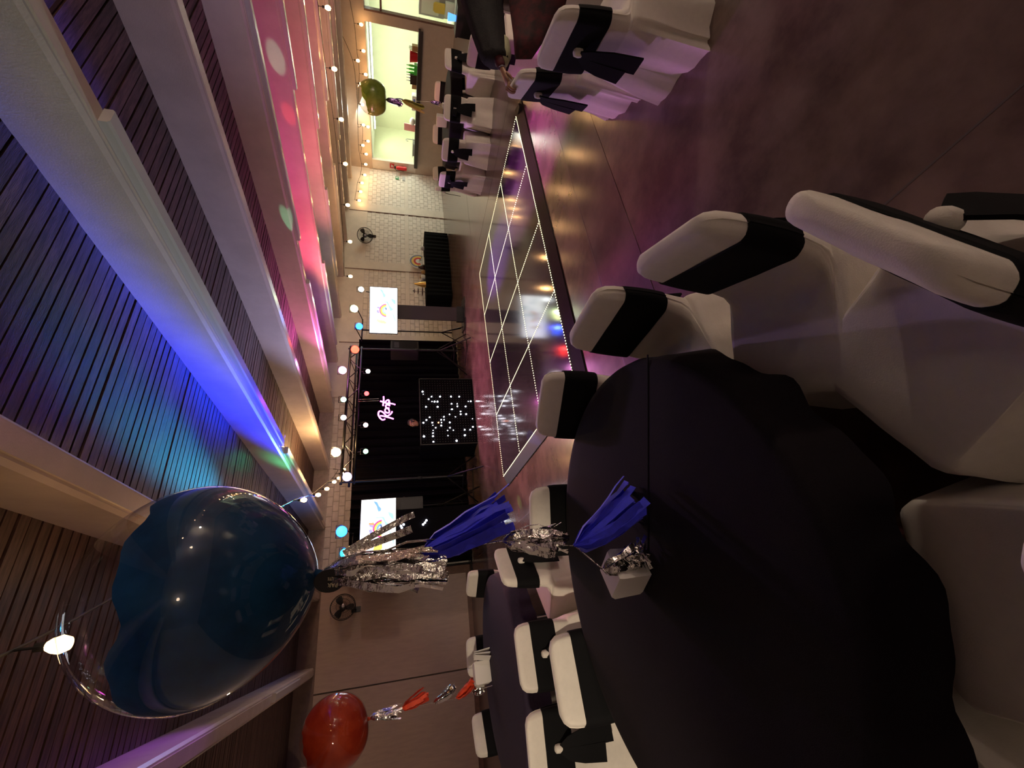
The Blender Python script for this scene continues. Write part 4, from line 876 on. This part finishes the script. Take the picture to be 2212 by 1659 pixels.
part('foil_wrap', tassel(wp+V((.0, -.02, .12))+R_*.065-b1.location, .11, 14, .05, V((0, 0, 0)), .02, 77, .03), MT['foil'], b1, 70)
oe = V((-.70, 5.62, .745)); oc = ath(726, 1582, 5.75); ok_ = ath(795, 1553, 5.75)
oro = [(ath(797, 1551, 5.75), .32, 22, .08, R_*.0, .024, MT['foil'], 'foil_tassel'), (ath(868, 1530, 5.75), .27, 20, .08, R_*.10, .032, MT['redpaper'], 'paper_tassel'), (ath(935, 1518, 5.75), .24, 18, .06, R_*.12, .026, MT['foil'], 'foil_tassel'), (ath(985, 1508, 5.75), .20, 18, .06, R_*.14, .03, MT['redpaper'], 'paper_tassel'), (ath(1020, 1495, 5.75), .14, 14, .06, R_*.0, .024, MT['foil'], 'foil_tassel')]
balloon('clear balloon with orange red paint floating over the purple table', oc, .335, ok_, MT['redpaint'], .62, oro, 2.0, oe)
weight('white box with folded paper on the purple table', oe+V((.12, .10, 0)), .17, .2, 1.3)
fp = thing('folded_leaflets', 'upright folded white leaflets beside the box on the purple table', 'leaflet', oe+V((.30, .0, 0)), .4)
for k in range(3): part('leaflet', MB().box((-.03+.03*k, 0, .09), (.006, .13, .18), (0, .18-.15*k, 0)), MT['card'], fp)
ge = V((9.55, 5.2, .745)); gc = ath(806, 211, 10.85); gk = ath(832, 215, 10.85)
grn = [(ath(833, 215, 10.85), .34, 18, .09, R_*-.03, .035, MT['purfoil'], 'foil_tassel'), (ath(868, 217, 10.85), .46, 18, .09, R_*-.12, .045, MT['yelpaper'], 'paper_tassel'), (ath(930, 220, 10.85), .20, 10, .05, V((0, 0, 0)), .03, MT['purfoil'], 'foil_tassel')]
balloon('clear balloon with green paint in front of the bar hatch', gc, .325, gk, MT['grnpaint'], 1.0, grn, 4.0, ge, tilt=(.3, 2.5))
weight('white box weight on the table by the bar', ge+V((-.22, .12, 0)), .2, .2)
weight('small foil wrapped weight under the green balloon', ge+V((.06, -.04, 0)), .09, .2)
# blue cup on a dark case far at the right
dc = simple('dark_case', 'dark case on the floor behind the person at the right', 'case', (10.8, 4.05, 0), [('case_body', MB().box((0, 0, .28), (.35, .5, .56)), MT['bplastic']), ('case_lid', MB().box((0, 0, .58), (.37, .52, .04)), MT['bplastic'])])
simple('blue_lit_cup', 'blue lit cup on the dark case', 'cup', (10.8, 4.05, .60), [('cup', MB().lathe([(.05, 0), (.07, .16), (.06, .16), (.04, .02)], 16), MT['bluecup'])])
# ================================================================ person at the right, arm reaching to the chair back
pr = thing('person', 'person in black jacket and dark red shirt, hand on a chair back', 'person', (4.6, 1.3, 0))
O = V((4.6, 1.3, 0))
hp = V((3.46, 1.63, .935))
def w2(*p): return V(p)-O
J = dict(pel=(w2(4.58, 1.22, .56), .15), ab=(w2(4.52, 1.24, .80), .15), ch=(w2(4.46, 1.26, 1.03), (.18, .14)), nk=(w2(4.44, 1.24, 1.22), .06), hb=(w2(4.43, 1.22, 1.29), .055),
         sr=(w2(4.26, 1.36, 1.14), .085), er=(w2(3.92, 1.52, 1.06), .06), wr=(w2(3.60, 1.60, .985), .034),
         sl=(w2(4.62, 1.12, 1.13), .075), el=(w2(4.70, .92, .90), .055), wl=(w2(4.55, .72, .78), .035),
         hl=(w2(4.66, 1.16, .54), .105), kl=(w2(4.56, .76, .54), .075), al=(w2(4.54, .72, .12), .05), tl=(w2(4.52, .58, .05), .045), hr=(w2(4.48, 1.18, .54), .105), kr=(w2(4.36, .80, .54), .075), ar=(w2(4.34, .76, .12), .05), trr=(w2(4.32, .62, .05), .045))
bd = body('body', J, E1, pr, MT['redshirt']); dress(bd, .66, MT['trouser'])
mkhand(pr, w2(4.55, .72, .78), w2(4.50, .64, .755), (1, -.2, 0), MT['skin'])
for hx, hy in ((4.53, .69), (4.335, .73)): shoe(pr, w2(hx, hy, 0), (-.1, -1, 0), MT['bplastic'])
head(pr, w2(4.42, 1.20, 1.43), (-.3, -1, 0), MT['skin'], MT['hair'])
# open black jacket: a broad sleeve and back panel over the shirt
rings = []
for c_, ra, rb_ in ((w2(4.66, 1.24, 1.12), .22, .24), (w2(4.40, 1.33, 1.13), .19, .21), (w2(4.12, 1.44, 1.11), .13, .15), (w2(3.92, 1.53, 1.07), .10, .125), (w2(3.74, 1.59, 1.03), .085, .11), (w2(3.70, 1.60, 1.02), .075, .095)):
    dr = V((-.93, .36, -.12)).normalized(); s_ = dr.cross(V((0, 0, 1))).normalized(); u_ = s_.cross(dr)
    rings.append([c_+s_*(ra*math.cos(2*PI*k/20))+u_*(rb_*math.sin(2*PI*k/20)+.012*math.sin(k*2.2)) for k in range(20)])
part('jacket_sleeve', MB().loft(rings), MT['jacket'], pr, True, label='wide black jacket sleeve')
tor = []
for z, ra, rb_ in ((.50, .22, .20), (.75, .21, .19), (1.0, .24, .19), (1.13, .22, .15), (1.175, .13, .10)):
    tor.append([w2(4.52, 1.25, z)+V((ra*math.cos(2*PI*k/24), rb_*math.sin(2*PI*k/24), .0)) for k in range(24)])
part('jacket_body', MB().loft(tor), MT['jacket'], pr, True)
drp = []
for c_, rv, rd in ((ath(1165, -70, 4.28), .26, .14), (ath(1160, 10, 4.15), .21, .12), (ath(1146, 75, 4.0), .13, .09), (ath(1130, 128, 3.84), .06, .05)):
    c_ = c_-O; fw = V((.9, .45, 0)).normalized()
    drp.append([c_+U_*(rv*math.sin(2*PI*k/20))+fw*(rd*math.cos(2*PI*k/20)+.012*math.sin(k*2.4)) for k in range(20)])
part('shirt_sleeve', MB().loft(drp), MT['redshirt'], pr, True, label='dark red print sleeve hanging under the jacket')
cuf = []
for c_, r in ((w2(3.88, 1.54, .985), .075), (w2(3.76, 1.575, .97), .07), (w2(3.67, 1.595, .985), .05)): cuf.append([c_+V((.15*r*math.cos(2*PI*k/14), r*.8*math.cos(2*PI*k/14), r*math.sin(2*PI*k/14))) for k in range(14)])
part('shirt_cuff', MB().loft(cuf), MT['palecloth'], pr, True, label='pale cuff under the sleeve')
# hand: palm over the top of the chair back, fingers curled down its front
hd = MB(); wri = w2(3.62, 1.60, .985)
H0 = hp-O
ad = (H0-wri).normalized(); sdv = V((.62, .79, 0)).normalized()
pal = []
for u, ww, th_ in ((-.25, .025, .020), (.0, .028, .022), (.25, .036, .020), (.6, .042, .018), (1, .040, .014)):
    cc = wri.lerp(H0+V((0, 0, .015)), u); pal.append([cc+sdv*(ww*math.cos(2*PI*k/12))+V((0, 0, th_*math.sin(2*PI*k/12))) for k in range(12)])
hnd = part('hand', MB().loft(pal), MT['skin'], pr, True, label='bare hand')
fd = V((-.9, .40, 0)).normalized()
for i, (off, ln) in enumerate(((-.031, .062), (-.010, .072), (.011, .068), (.031, .055))):
    b = H0+sdv*off+V((0, 0, .014)); part('finger', MB().tube(smooth_path([b, b+fd*ln*.45+V((0, 0, .004)), b+fd*ln*.75+V((0, 0, -.02)), b+fd*ln*.72+V((0, 0, -.052))], 3), [.010]*4+[.0095]*3+[.0085]*2+[.006], 10), MT['skin'], hnd, True)
b = wri.lerp(H0, .45)+sdv*-.036; part('thumb', MB().tube(smooth_path([b, b+sdv*-.022+fd*.025+V((0, 0, -.012)), b+sdv*-.02+fd*.05+V((0, 0, -.035))], 3), [.012, .012, .011, .011, .010, .009, .007], 10), MT['skin'], hnd, True)
part('bracelet', MB().tube([wri+sdv*(.034*math.cos(2*PI*k/16))+V((0, 0, .027*math.sin(2*PI*k/16))) for k in range(17)], .004, 6), MT['gmetal'], pr, True, label='thin silver bracelet')
